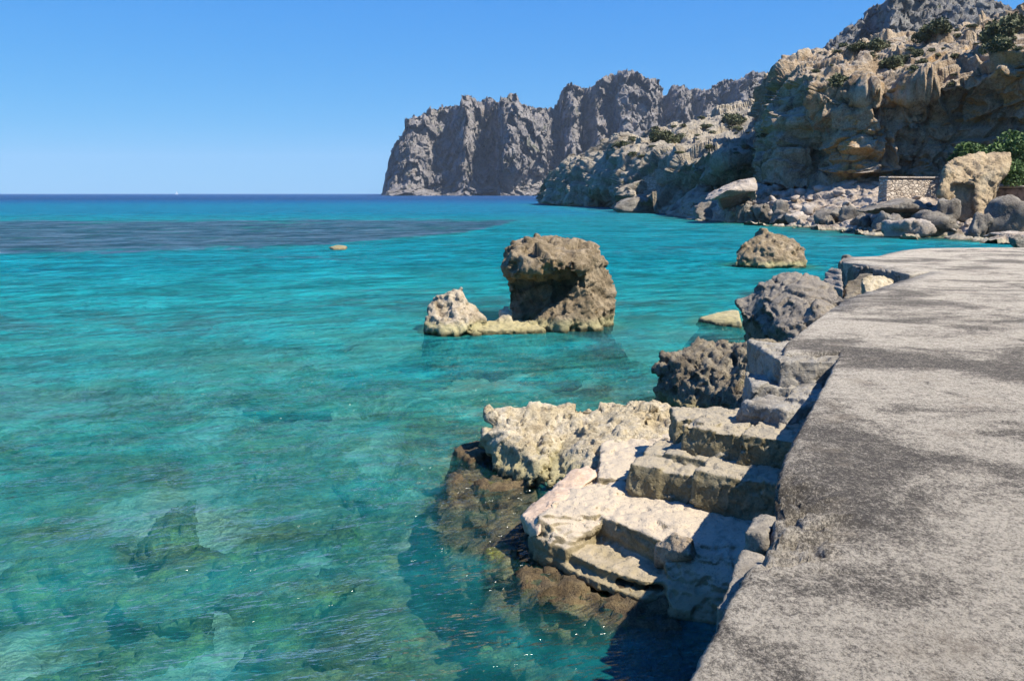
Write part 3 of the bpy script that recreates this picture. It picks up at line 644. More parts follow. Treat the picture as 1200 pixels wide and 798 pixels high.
for f_ in rf:
    a_, b_, c_ = [tv_[i] for i in f_[:3]]
    up_ = (b_[0] - a_[0]) * (c_[1] - a_[1]) - (b_[1] - a_[1]) * (c_[0] - a_[0]) > 0
    Fq.append(tuple(f_) if up_ else tuple(f_[::-1]))
Vq += [tuple(v) for v in Wf]
for i in range(len(ol2) - 1):
    for j in range(nr_ - 1):
        a_ = n0 + i * nr_ + j; Fq.append((a_, a_ + 1, a_ + nr_ + 1, a_ + nr_))
me = raw_mesh(Vq, Fq, 'quay')
bm = bmesh.new(); bm.from_mesh(me); bmesh.ops.remove_doubles(bm, verts=bm.verts, dist=.0006); bmesh.ops.recalc_face_normals(bm, faces=bm.faces); bm.to_mesh(me); bm.free()
if sum(p.normal.z * p.area for p in me.polygons) < 0: me.flip_normals()
quay = link_mesh('quay', me, M_quay)
meta(quay, 'long flat quay of speckled grey weathered concrete above the stone steps', 'quay')
# broken ledge and lumps of old concrete under the crumbled edge
def lump(pts, vox, layers, seed=0., smooth=3): return displace(solid(pts, vox, smooth), layers, seed)
a = G(868, 690, 1.27); b_ = G(905, 596, 1.27)
e = np.array([.414, .91, 0]); nn = np.array([-.91, .414, 0])
def bar(p0, p1, wd, z0, z1):
    p0 = np.array(p0, float); p1 = np.array(p1, float); d = (p1 - p0); d[2] = 0; d /= np.linalg.norm(d); m_ = np.array([-d[1], d[0], 0])
    return [tuple(np.array([*(p + m_ * s)[:2], zz])) for p in (p0, p1) for s in (-wd, wd) for zz in (z0, z1)]
me = lump([[G(983, 307.5, 1.34), G(1062, 323, 1.33), G(1068, 320, 1.33), G(992, 300.5, 1.35)] + [np.array([*(G(a, b, 1.34)[:2] + o), z]) for a, b, o, z in ((986, 307.5, (.1, .2), .0), (1058, 323, (.0, .25), .0), (1060, 320, (0, .3), .0), (994, 300.5, (.1, .1), .0), (984, 307, (-.06, -.06), 1.05), (1030, 317, (.0, -.05), 1.05))]], .035, [('low', .7, .08), ('cell', .4, .05), ('fbm', .25, .05), ('pit', .2, .04)], 4.1, 1)
place(me, 'rough_edge', M_grey, None, None, parent=quay)
M_ledge = rock_mat('old_render', [(.13, .11, .085), (.24, .21, .165), (.34, .30, .24)], .2, dark=(.07, .06, .05), pit=.7, wet=False, bump=.5)
me = lump([bar(G(856, 716, 1.3), G(884, 648, 1.3), .06, 1.0, 1.31)], .014, [('fbm', .12, .02), ('low', .4, .03)])
meta(place(me, 'ledge', M_ledge, None, None, parent=quay))
me = lump([bar(G(886, 636, 1.3), G(898, 612, 1.3), .055, 1.12, 1.35)], .012, [('fbm', .12, .03), ('ridge', .06, .012)])
place(me, 'broken_block', M_ledge, None, None, parent=quay)

# ------------------------------------------------------------------ steps
steps = empty('stone_steps', tuple(G(840, 600, .36)), 'rough stone steps climbing beside the concrete quay from the landing', 'steps')
SL = [('fbm', .5, .05), ('pit', .16, .014), ('fbm', .10, .014), ('ridge', .05, .006)]
def stone(xl, yl, xr, yr, z1, z0, depth, dx=0., slant=0.):
    """block whose front top edge runs between two photo positions on the level z1"""
    A = G(xl, yl, z1); B = G(xr, yr, z1); d = (B - A); d /= np.linalg.norm(d); nrm = np.array([-d[1], d[0], 0])
    if nrm[1] < 0: nrm = -nrm
    out = []
    for p, s in ((A, 1), (B, -1)):
        for back in (0, 1):
            for zz, fl in ((z1, 0), (z0, 1)):
                out.append(np.array([*(p + nrm * (depth * back) - nrm * (.05 * fl * (1 - back)) + d * s * (.0 + .02 * (1 - fl)))[:2], zz + (slant * (1 if s > 0 else -1))]))
    return out
SL = [('low', .5, .018), ('cell', .25, .022), ('cell', .11, .013), ('fbm', .16, .016), ('pit', .15, .012), ('ridge', .05, .006)]
s3_ = [stone(737, 543, 776, 550, .64, .30, .42), stone(752, 529, 800, 536, .68, .3, .5), stone(772, 551, 818, 560, .62, .30, .62), stone(812, 551, 935, 571, .71, .3, .85), stone(776, 530, 830, 540, .70, .3, .6)]
place(lump(s3_, .0145, SL, 1.3, 1), 'step', M_step, None, None, parent=steps)
s2_ = [stone(799, 499, 836, 505, .93, .6, .6), stone(831, 506, 870, 511, .92, .6, .7), stone(866, 508, 970, 524, .96, .6, .9), stone(790, 492, 880, 494, .90, .6, .5)]
place(lump(s2_, .0145, SL, 5.3, 1), 'step', M_step, None, None, parent=steps)
M_blk = rock_mat('grey_block_stone', [(.16, .14, .11), (.30, .27, .22), (.40, .37, .32), (.46, .43, .38)], .35, dark=(.08, .07, .06), pit=.6, wet=False, bump=.5)
s1_ = [stone(866, 470, 926, 482, 1.10, .8, .5), stone(917, 464, 1000, 474, 1.15, .8, .6), stone(880, 452, 950, 454, 1.10, .7, .6)]
place(lump(s1_, .0145, SL, 8.3, 1), 'step', M_blk, None, None, parent=steps)
s0_ = [stone(912, 423, 1010, 423, 1.35, .8, 1.2), ]
place(lump(s0_, .017, SL, 2.3, 2), 'top_block', M_blk, None, None, parent=steps)
# ------------------------------------------------------------------ landing with the cut seat
lz = .37
M_cnr = rock_mat('brown_corner_stone', [(.18, .13, .08), (.32, .25, .17), (.46, .38, .28), (.54, .47, .36)], .25, dark=(.09, .06, .04), pit=.7, wet=False)
def pl_hull(pxs, z1, z0, grow=.0):
    pts = []
    for a, b in pxs:
        p = G(a, b, z1); pts.append(p); q = p.copy(); q[2] = z0; pts.append(q + np.array([0, 0, 0]))
    return pts
def zh(pts, z0):
    t_ = [G(a, b, c) for a, b, c in pts]; return t_ + [np.array([q[0], q[1], z0]) for q in t_]
L = [
 zh([(632, 604, .38), (668, 572, .40), (735, 565, .39), (716, 600, .38), (704, 612, .33), (668, 640, .22), (642, 636, .22), (626, 618, .30), (680, 600, .40)], -.7),   # left shoulder sloping to the seat
 zh([(640, 634, .20), (664, 644, .20), (640, 660, .02), (622, 640, .05), (620, 615, .2), (690, 620, .2)], -.7),
 pl_hull([(668, 572), (735, 520), (770, 560), (905, 605), (900, 640), (788, 638), (706, 606)], lz, -.7),                # floor of the landing
 pl_hull([(700, 560), (705, 520), (760, 486), (800, 500), (760, 560)], lz + .06, -.4),                                    # path up along the white rock
 zh([(778, 634, .36), (800, 618, .37), (900, 630, .37), (905, 655, .34), (856, 732, .02), (784, 716, .04), (779, 676, .17), (830, 650, .34)], -.7),          # right shoulder sloping down
 pl_hull([(645, 636), (666, 646), (700, 664), (756, 681), (782, 680), (790, 640), (706, 606)], .16, .115),                              # seat
 pl_hull([(652, 622), (676, 636), (706, 650), (750, 664), (790, 660), (790, 640), (706, 606)], .15, -.7),
 pl_hull([(648, 652), (664, 664), (700, 681), (722, 689), (725, 660), (690, 640)], .085, .012),
 pl_hull([(719, 688), (756, 698), (786, 694), (786, 650), (719, 660)], .075, .0),
 pl_hull([(640, 662), (660, 682), (698, 700), (756, 712), (790, 706), (786, 660), (690, 650)], -.045, -.3),
]
me = lump(L, .0155, [('low', .6, .02), ('cell', .3, .014), ('cell', .12, .009), ('fbm', .22, .02), ('strata', .13, .015), ('pit', .11, .014), ('ridge', .05, .007)], 3.1, 3)
landing = place(me, 'landing', M_plat, 'pale mortar landing with a square seat cut into it, at the foot of the steps', 'landing')
me = lump([[G(611, 604, .32), G(620, 632, .16), G(630, 628, .26), G(636, 604, .39), G(690, 543, .42), G(668, 551, .40), G(700, 556, .41), G(612, 612, -.2), G(640, 610, -.2), G(690, 560, 0.)]], .016, [('low', .5, .03), ('cell', .2, .012), ('fbm', .1, .014)], 1.7, 4)
place(me, 'sloping_kerb', M_pink, None, None, parent=landing)
me = lump([[G(768, 640, .36), G(790, 622, .50), G(812, 630, .47), G(808, 650, .40), G(768, 664, .16), G(800, 668, .15), G(775, 630, .2), G(818, 660, .2)]], .014, [('fbm', .2, .04), ('pit', .09, .02), ('ridge', .05, .01)], 2.2, 3)
place(me, 'corner_stone', M_cnr, None, None, parent=landing)

def skirt(pts, seed, f=1.35, zb=-1.25):
    """the wider foot of a rock, spreading under water"""
    r_ = np.random.default_rng(seed); lo = np.array([q for q in pts if q[2] < .5]); c = (lo.min(0) + lo.max(0)) / 2; h = (lo.max(0) - lo.min(0)) / 2; out = []
    for k in range(14):
        a = k / 14 * 6.283; d_ = np.array([math.cos(a) * h[0], math.sin(a) * h[1]])
        for z_, g_ in ((-.12, r_.uniform(.9, 1.08)), (-.5, r_.uniform(1.05, f)), (zb, r_.uniform(1.2, f * 1.35))): out.append(np.array([c[0] + d_[0] * g_, c[1] + d_[1] * g_, z_]))
    return out
# ------------------------------------------------------------------ rocks by the steps
RK = [('low', .9, .10), ('cell', .45, .07), ('cell', .17, .028), ('ridge', .38, .045), ('fbm', .20, .03), ('pit', .12, .035), ('ridge', .06, .014)]
def px_hull(rows):
    """rows of (px, py, d)"""
    return [P(a, b, c) for a, b, c in rows]
wr = [px_hull([(572, 478, 9.9), (584, 476, 9.9), (572, 520, 9.6), (578, 555, 9.1), (620, 575, 8.6), (650, 480, 9.9), (625, 484, 9.9), (600, 492, 10.), (640, 560, 8.5), (600, 540, 10.3)]),
      px_hull([(640, 483, 10.), (670, 477, 10.), (690, 560, 8.3), (640, 570, 8.5), (740, 468, 9.9), (710, 472, 10.), (770, 480, 9.6), (720, 530, 8.7), (690, 500, 10.4)]),
      px_hull([(736, 467, 10.), (775, 473, 9.9), (800, 492, 9.5), (770, 520, 9.), (720, 535, 8.7), (700, 500, 9.6), (790, 500, 9.9), (745, 500, 10.3)])]
me = lump(wr, .021, RK, 4.4, 3)
place(me, 'limestone_rock', M_pale, 'cream pitted limestone rock at the water edge, on the left of the landing', 'rock')
dr = [px_hull([(768, 425, 12.1), (780, 412, 12.2), (800, 408, 12.3), (835, 406, 12.4), (770, 470, 12.1), (800, 492, 11.4), (850, 480, 11.2), (860, 408, 12.), (880, 440, 11.)]),
      px_hull([(825, 410, 12.3), (848, 401, 12.2), (862, 406, 12.), (905, 402, 12.), (915, 420, 11.2), (905, 450, 10.6), (860, 470, 10.7), (830, 460, 12.)]),
      px_hull([(860, 408, 12.5), (925, 398, 12.8), (930, 440, 11.), (880, 450, 11.), (900, 480, 10.2), (860, 480, 10.5)])]
dr = [[q - np.array([0, 0, .0]) for q in h] for h in dr]
for h in dr: 
    for q in list(h): h.append(np.array([q[0], q[1], -.35]))
me = lump(dr, .028, [('low', .8, .10), ('cell', .4, .08), ('cell', .18, .035), ('ridge', .40, .10), ('fbm', .20, .06), ('pit', .16, .06), ('ridge', .08, .035), ('fbm', .06, .02)], 9.4, 2)
place(me, 'dark_rock', M_brown, 'jagged brown rock with a shaded hollow between cream rock and big grey boulder', 'rock')
def drop(h, z=-.4, k=1.0):
    c = np.mean(h, 0); return list(h) + [np.array([c[0] + (q[0] - c[0]) * k, c[1] + (q[1] - c[1]) * k, z]) for q in h]
gb = [drop(px_hull([(905, 324, 16.9), (925, 321, 17.), (950, 324, 16.8), (975, 336, 16.3), (992, 352, 15.0), (900, 340, 16.4), (930, 400, 14.2), (870, 350, 16.8), (985, 380, 14.)]), -.3, .9),
      px_hull([(862, 352, 16.9), (866, 362, 16.4), (880, 344, 17.), (900, 350, 16.2), (905, 380, 15.6), (885, 372, 15.8), (870, 370, 16.2), (900, 400, 15.2), (930, 405, 14.4), (870, 356, 17.4)])]
me = lump(gb, .034, [('low', 1.0, .09), ('cell', .7, .06), ('cell', .25, .03), ('ridge', .6, .06), ('fbm', .25, .05), ('crack', .9, .05), ('pit', .17, .03), ('ridge', .08, .015)], 6.1, 2)
place(me, 'grey_boulder', M_grey, 'large rounded grey boulder leaning on the quay edge, a dark hollow at its left foot', 'rock')
me = lump([drop(px_hull([(818, 372, 20.5), (840, 365, 20.8), (866, 363, 20.8), (868, 376, 19.5), (840, 379, 19.8)]), -.12, 1.1), skirt(drop(px_hull([(818, 372, 20.5), (868, 363, 20.8), (868, 376, 19.5), (840, 379, 19.8)]), -.12, 1.), 4, 1.5, -.7)], .035, [('low', .6, .05), ('fbm', .2, .04), ('pit', .2, .02)], 3.3, 3)
place(me, 'flat_rock', M_pale, 'low cream rock awash beside the big grey boulder', 'rock')
me = lump([drop(px_hull([(968, 318, 20.), (975, 313, 20.), (986, 314, 19.6), (988, 340, 19.), (965, 332, 19.6)]), -.3)], .03, [('fbm', .2, .04), ('strata', .12, .02)], 3.9, 2)
place(me, 'banded_rock', M_rub, 'small banded rock at the left end of the jutting quay slab', 'rock')
me = lump([px_hull([(1010, 327, 17.6), (1018, 322, 17.7), (1035, 323, 17.8), (1048, 328, 17.8), (1040, 345, 17.), (1015, 345, 17.), (1010, 345, 17.5), (1045, 345, 18.2)])], .02, [('fbm', .25, .05), ('pit', .14, .05), ('ridge', .07, .015)], 8.8, 2)
place(me, 'pitted_rock', M_pale, 'bright cream rock full of holes under the jutting quay slab', 'rock')
# dark rock mass the quay sits on, seen in the gap behind the grey boulder
me = lump([drop(px_hull([(990, 330, 19.6), (1010, 322, 19.8), (1050, 322, 19.4), (1040, 350, 18.), (990, 350, 18.5)]), -.6, 1.1)], .045, [('low', .8, .1), ('ridge', .4, .08), ('fbm', .2, .04)], 1.8, 2)
place(me, 'foundation_rock', M_brown, 'dark rock in the shaded gap under the jutting quay slab', 'rock')

# ------------------------------------------------------------------ islets in the bay
IS = [('low', 1.0, .08), ('cell', .6, .12), ('cell', .24, .05), ('ridge', .55, .07), ('fbm', .3, .05), ('pit', .24, .06), ('ridge', .10, .028)]
top = px_hull([(592, 292, 20.), (599, 281, 20.3), (612, 282, 20.2), (628, 277, 20.5), (644, 276, 20.8), (665, 282, 20.8), (690, 287, 20.6), (703, 294, 20.4), (706, 318, 19.9), (594, 318, 19.4), (600, 325, 19.3), (650, 318, 18.7), (672, 312, 18.8), (615, 318, 18.8), (640, 300, 18.7), (610, 298, 19.0), (680, 298, 19.3), (620, 290, 21.6), (690, 295, 21.8), (690, 330, 21.6)])
midr = px_hull([(594, 318, 19.8), (599, 350, 20.0), (602, 386, 20.0), (690, 310, 20.1), (700, 385, 20.), (640, 310, 20.0), (650, 385, 20.0), (640, 330, 21.8), (700, 330, 21.8), (690, 385, 21.8), (620, 385, 21.6)])
rt = px_hull([(690, 300, 19.6), (706, 300, 20.), (712, 322, 19.9), (717, 345, 19.8), (715, 384, 19.5), (690, 386, 19.2), (668, 350, 19.3), (685, 330, 19.2), (675, 386, 19.2), (712, 340, 21.2), (700, 386, 21.)])
ft = px_hull([(625, 372, 19.3), (650, 356, 19.4), (672, 342, 19.6), (690, 350, 19.0), (700, 386, 19.0), (640, 384, 18.9), (615, 383, 19.0), (660, 386, 18.8), (660, 350, 20.), (690, 350, 20.)])
for h in (midr, rt, ft):
    for q in list(h):
        if q[2] < .4: h.append(q + np.array([0, 0, -.7]))
me = lump([top, midr, rt, ft, skirt(midr + rt + ft, 3)], .036, IS, 2.7, 1)
place(me, 'rock_stack', M_islet, 'tall undercut rock stack standing in the turquoise water', 'rock')
lf = drop(px_hull([(503, 360, 19.0), (512, 352, 19.2), (528, 344, 19.3), (541, 336, 19.3), (546, 344, 19.2), (556, 362, 19.1), (566, 376, 18.9), (503, 385, 18.6), (520, 391, 18.3), (560, 388, 18.4), (535, 365, 18.6), (512, 360, 20.), (545, 352, 20.)]), -.6, 1.)
me = lump([lf, skirt(lf, 5)], .03, IS, 7.7, 1)
place(me, 'low_islet', M_isl2, 'small pale pointed rock to the left of the tall rock stack', 'rock')
rd = [drop(px_hull([(556, 378, 19.), (580, 376, 19.1), (600, 374, 19.2), (622, 376, 19.3), (640, 386, 18.7), (560, 388, 18.5), (600, 387, 18.5)]), -.5, 1.), drop(px_hull([(583, 366, 19.2), (590, 358, 19.3), (597, 357, 19.3), (601, 362, 19.2), (600, 380, 18.9), (582, 380, 18.9)]), -.4, 1.)]
me = lump(rd + [skirt(rd[0], 12, 1.2)], .028, [('ridge', .3, .05), ('fbm', .2, .05), ('pit', .16, .03)], 5.7, 2)
place(me, 'rock_ridge', M_pale, 'low yellowish rock shelf joining the tall stack to the small pointed rock', 'rock')
r2 = drop(px_hull([(862, 296, 36.2), (870, 287, 36.5), (884, 278, 36.8), (893, 272, 37.), (902, 272, 37.), (916, 277, 37.), (922, 276, 37.), (938, 286, 36.6), (945, 293, 36.3), (944, 310, 35.6), (862, 308, 36.), (900, 313, 35.2), (905, 290, 35.8), (930, 292, 38.2), (880, 290, 38.2)]), -.8, 1.)
me = lump([r2, skirt(r2, 8)], .06, [('low', 1.2, .14), ('cell', .9, .14), ('cell', .35, .05), ('ridge', .8, .14), ('fbm', .4, .09), ('crack', 1.1, .08), ('pit', .35, .05), ('ridge', .16, .03)], 3.2, 2)
place(me, 'islet', M_islet, 'lone wedge shaped grey islet between the boulder shore and the jutting quay slab', 'rock')
me = lump([drop([G(388, 289, .10), G(399, 287, .15), G(407, 289, .08), G(404, 291, .1), G(390, 291, .1), G(384, 290, 0.)], -.5, 1.2)], .06, [('fbm', .3, .05)], 1.2, 1)
place(me, 'awash_rock', M_brown, 'tiny brown rock just breaking the water at the edge of the weedy reef', 'rock')

# ------------------------------------------------------------------ reef shelf round the landing and rocks under water
def bedz(x, y): return float(seabed(np.array([x], float), np.array([y], float))[0][0])
def flat_lump(pxs, z1, z0=-1.1, k=1.12):
    t_ = [G(a, b, z1) for a, b in pxs]; c = np.mean(t_, 0)
    return t_ + [np.array([c[0] + (q[0] - c[0]) * k, c[1] + (q[1] - c[1]) * k, z0]) for q in t_]
sh = [flat_lump([(540, 545), (575, 515), (600, 560), (640, 600), (620, 640), (570, 622), (522, 585)], -.09),
      flat_lump([(512, 590), (560, 590), (640, 640), (660, 690), (600, 690), (535, 655), (500, 625)], -.14),
      flat_lump([(600, 640), (660, 640), (800, 710), (790, 745), (730, 745), (660, 715), (620, 690)], -.03),
      flat_lump([(556, 672), (640, 690), (700, 740), (660, 752), (580, 720)], -.24),
      flat_lump([(600, 730), (700, 742), (760, 790), (700, 830), (610, 800)], -.45)]
me = lump(sh, .034, [('low', .9, .20), ('cell', .5, .10), ('ridge', .32, .10), ('fbm', .25, .10), ('cell', .2, .04), ('pit', .14, .04), ('ridge', .08, .025)], 12.7, 2)
place(me, 'reef_shelf', M_reef, 'brown weed covered rock shelf under the water around the landing', 'rock')
me = lump([flat_lump([(532, 527), (548, 518), (572, 516), (575, 530), (552, 537)], .05, -.35, 1.5)], .025, [('ridge', .2, .05), ('fbm', .12, .03)], 2.1, 2)
place(me, 'weedy_rock', M_reef, 'little golden brown weedy rock at the left foot of the cream limestone rock', 'rock')
me = lump([flat_lump([(566, 648), (585, 636), (604, 640), (608, 652), (590, 660)], -.03, -.16, 1.4)], .022, [('ridge', .2, .05), ('fbm', .12, .04), ('pit', .1, .02)], 5.1, 2)
place(me, 'mossy_rock', rock_mat('moss_rock', [(.05, .04, .02), (.14, .12, .05), (.24, .21, .12)], .2, dark=(.03, .02, .01), pit=.7, wet=False, green=(.20, .20, .02), green_lo=.5), 'small rock with bright green weed in front of the landing', 'rock')
M_sub = rock_mat('sunken_rock', [(.045, .05, .02), (.12, .11, .05), (.22, .20, .10), (.36, .33, .18)], .3, dark=(.03, .035, .02), pit=.9, wet=False, green=(.20, .23, .06), green_lo=.52)
sub = [(130, 770, 1.0, .34, 'broad yellowish sunken rock near the bottom left of the bay'), (240, 690, .9, .36, 'long sunken rock with a pale crest, behind the broad yellowish one'), (200, 640, .75, .26, 'flat sunken rock crowned with olive weed, left of the bay middle'), (60, 700, .8, .3, 'sunken dark rock close to the left side, beside the pale crested rock'),
       (400, 620, .5, .25, 'rounded olive sunken rock midway to the landing'), (430, 575, .6, .25, 'green sunken rock nearest the weedy shelf point'), (320, 700, .8, .3, 'sunken rock below the rounded olive one'), (380, 765, .7, .42, 'very dark sunken rock near the bottom edge'), (320, 660, .35, .2, 'small yellow sunken rock among the larger ones'),
       (470, 500, .8, .25, 'sunken brown rock off the cream limestone rock'), (340, 470, 1.1, .2, 'wide dim sunken rock in mid bay'), (30, 525, 1.3, .4, 'dark sunken rock mass at the left side of the bay'), (480, 440, 1.2, .25, 'dim sunken rock in front of the small pointed rock'), (330, 545, .7, .2, 'faint sunken rock left of the green one'), (640, 780, .6, .6, 'green weedy sunken rock in front of the reef shelf'), (650, 430, 1.1, .3, 'olive sunken rock mass in front of the tall rock stack')]
rnd = random.Random(5); protos = []
for i in range(4):
    r_ = np.random.default_rng(20 + i); p = r_.normal(size=(13, 3)); p /= np.linalg.norm(p, axis=1)[:, None]; p *= np.array([1., .8, .5]) * r_.uniform(.6, 1.25, (13, 1))
    protos.append(displace(solid([[tuple(x) for x in p]], .05, 2), [('low', .8, .13), ('cell', .6, .06), ('cell', .3, .05), ('ridge', .45, .10), ('fbm', .25, .10), ('pit', .2, .06)], 3. * i))
for i, (px, py, s, h, lab) in enumerate(sub):
    zt = -.6; g = G(px, py, zt); x, y = g[0], g[1]; bz = bedz(x, y)
    o = link_mesh('sunken_rock', protos[i % 4] if i < 4 else protos[i % 4].copy(), M_sub); o.location = (x, y, bz - .02)
    o.scale = (s * 1.1, s * .8, max(.16, ((-.30 if py > 560 else -.55) - bz) / .5)); o.rotation_euler = (0, 0, rnd.uniform(0, 6.28)); meta(o, lab, 'rock', 'sunken rocks seen through the water')

# ------------------------------------------------------------------ far shore
def chunk(seed, vox=.11, layers=None, sq=(1, .85, .7), n=13):
    r_ = np.random.default_rng(seed); p = r_.normal(size=(n, 3)); p /= np.abs(p).max(1)[:, None] ** .6 * np.linalg.norm(p, axis=1)[:, None] ** .4
    p *= np.array(sq) * .8 * r_.uniform(.8, 1.15, (n, 1))
    return displace(solid([[tuple(x) for x in p]], vox, 1), layers or [('low', 1.2, .12), ('cell', .8, .12), ('cell', .35, .06), ('ridge', .9, .05), ('fbm', .4, .05), ('crack', 1.1, .05)], seed * 1.7)
bp = [chunk(40 + i) for i in range(9)]
def put(k, px0, px1, py0, py1, d, mat, label, group=None, rz=0., tilt=0., name='boulder', deep=.8):
    me = bp[k % len(bp)].copy(); V = get_co(me); c, s = math.cos(rz), math.sin(rz)
    V = V @ np.array([[c, s, 0], [-s, c, 0], [0, 0, 1]]); c, s = math.cos(tilt), math.sin(tilt); V = V @ np.array([[c, 0, s], [0, 1, 0], [-s, 0, c]])
    if py1 > 250 and px0 > 800 and d < 105: d -= 2.6
    lo, hi = V.min(0), V.max(0); A = P(px0, py1, d); B = P(px1, py0, d)
    wdt = B[0] - A[0]; hgt = B[2] - A[2]
    V = (V - lo) / (hi - lo); V = np.stack([A[0] + V[:, 0] * wdt, d + (V[:, 1] - .2) * wdt * deep, A[2] - .25 * hgt + V[:, 2] * hgt * 1.25], 1)
    set_co(me, V); return place(me, name, mat, label, 'boulder', group)
put(0, 813, 854, 236, 258, 103, M_boul, 'rounded grey boulder in the water in front of the leaning slab')
put(1, 850, 880, 246, 262, 94, M_rub, 'pale broken boulder just right of the rounded grey one, at the waterline', rz=.5)
put(2, 862, 886, 238, 260, 93, M_boul, 'grey boulder under the raised end of the leaning slab', rz=1.)
put(3, 880, 908, 238, 258, 91, M_boul, 'dark round topped boulder right of the leaning slab')
put(4, 906, 926, 233, 257, 89, M_boul, 'upright grey boulder with a smooth side on the rubble beach', rz=2.)
put(5, 921, 957, 248, 265, 84, M_rub, 'flat pale boulder at the waterline below the rubble', rz=.3)
put(6, 955, 1000, 244, 266, 79, M_boul, 'wide grey boulder in the middle of the beach', rz=1.4)
put(7, 1000, 1030, 250, 268, 74, M_boul, 'dark boulder in the shade of the flat overhanging slab', rz=.9)
put(8, 1022, 1066, 247, 274, 67, M_boul, 'grey ridged boulder at the water below the masonry wall', rz=.2)
put(0, 1062, 1136, 246, 277, 64, M_boul, 'long low grey boulder spreading along the waterline, left of the tan rock', rz=2.4)
put(2, 1040, 1100, 256, 277, 63, M_rub, 'pale sloping boulder between the ridged and the long low grey boulders', rz=.4)
put(3, 1138, 1166, 248, 278, 62.5, M_boul, 'grey boulder at the foot of the standing tan rock', rz=2.9)
put(4, 1150, 1240, 228, 276, 63, M_boul, 'huge sloping grey boulder at the right side, under the shrubs', rz=1.1, deep=.6)
put(5, 1184, 1206, 275, 290, 46, M_boul, 'small dark rock just beyond the far edge of the quay', rz=.1)
put(6, 1160, 1215, 271, 281, 58, M_rub, 'thin pale flat rock at the waterline under the huge sloping boulder', rz=.1, deep=.4)
put(7, 718, 792, 228, 250, 139, M_boul, 'flat topped brown rock shelf jutting out at the headland foot', rz=.1, deep=.6)
put(1, 722, 760, 236, 249, 146, M_head, 'low brown shelf at the tip of the flat topped one', rz=.7, deep=.6)
put(8, 880, 905, 214, 232, 97, M_rub, 'pale block on the rubble right behind the leaning slab', rz=.7)
put(1, 872, 892, 246, 262, 92, M_boul, 'small dark boulder squeezed between two bigger ones below the leaning slab', rz=.3)
put(5, 905, 935, 246, 262, 88, M_boul, 'low dark boulder at the waterline below the upright grey one', rz=1.9)
put(6, 938, 962, 238, 256, 85, M_rub, 'pinkish block standing on the rubble above the flat pale boulder', rz=2.2)
put(0, 962, 985, 252, 268, 78, M_boul, 'dark brown boulder left of the shaded recess, at the waterline', rz=.8)
put(4, 984, 1012, 240, 262, 77, M_boul, 'steep sided dark boulder at the left end of the overhanging slab', rz=1.7)
put(2, 1098, 1132, 232, 256, 67, M_boul, 'shaded grey block under the left side of the standing tan rock', rz=1.2)
# leaning slab
me = displace(solid([px_hull([(825, 235, 90), (829, 228, 91), (858, 214, 91), (884, 209, 91), (888, 216, 90), (887, 224, 89.5), (852, 223, 88), (830, 236, 88.5), (836, 226, 95), (882, 209, 96)]),
                     px_hull([(877, 210, 92), (888, 212, 91), (887, 236, 90), (881, 241, 91), (876, 225, 92.5)]),
                     px_hull([(840, 230, 93.5), (878, 218, 93.5), (884, 240, 96.5), (848, 248, 96.5), (884, 225, 100), (842, 240, 99)])], .11, 1), [('low', 1.5, .10), ('cell', 1.2, .08), ('fbm', .6, .10), ('ridge', .4, .05)], 4.)
place(me, 'leaning_slab', M_rub, 'big pale slab of rock tilted up over a dark hollow on the beach', 'boulder')
# overhanging slab
me = displace(solid([px_hull([(1002, 247, 69), (1030, 240, 70), (1058, 232, 71), (1078, 236, 71), (1090, 250, 70), (1060, 237, 66.5), (1030, 244, 66), (1004, 249, 67), (1088, 246, 67), (1040, 238, 74), (1080, 236, 74), (1075, 243, 67)])], .1, 1), [('low', 1.4, .15), ('fbm', .6, .1), ('ridge', .4, .06)], 6.)
place(me, 'overhanging_slab', M_boul, 'flat arched slab overhanging a dark recess below the masonry wall', 'boulder')
# standing tan rock
tr_ = [px_hull([(1108, 192, 68), (1119, 183, 68.5), (1150, 179, 69), (1184, 179, 69), (1181, 196, 68), (1170, 214, 67), (1140, 216, 66), (1112, 214, 66.5), (1120, 190, 72), (1178, 184, 72), (1165, 220, 71)]),
       px_hull([(1140, 205, 66.2), (1172, 200, 67), (1162, 238, 66), (1153, 256, 65.5), (1142, 250, 65.5), (1140, 225, 66), (1168, 215, 70), (1150, 250, 69)]),
       px_hull([(1108, 195, 66.5), (1103, 215, 66), (1099, 228, 66.3), (1112, 240, 66.5), (1135, 235, 67.5), (1130, 200, 68), (1104, 215, 70), (1130, 240, 71)]),
       px_hull([(1102, 215, 66.9), (1150, 212, 66.9), (1155, 262, 66.2), (1106, 258, 66.6), (1110, 250, 71), (1150, 250, 71)])]
me = displace(solid(tr_, .10, 2), [('low', 1.6, .2), ('cell', 1.5, .22), ('cell', .6, .10), ('ridge', 1.2, .12), ('fbm', .6, .07)], 7.2)
place(me, 'standing_rock', M_tan, 'tall tan and orange rock standing on the beach in front of the green shrubs', 'boulder')
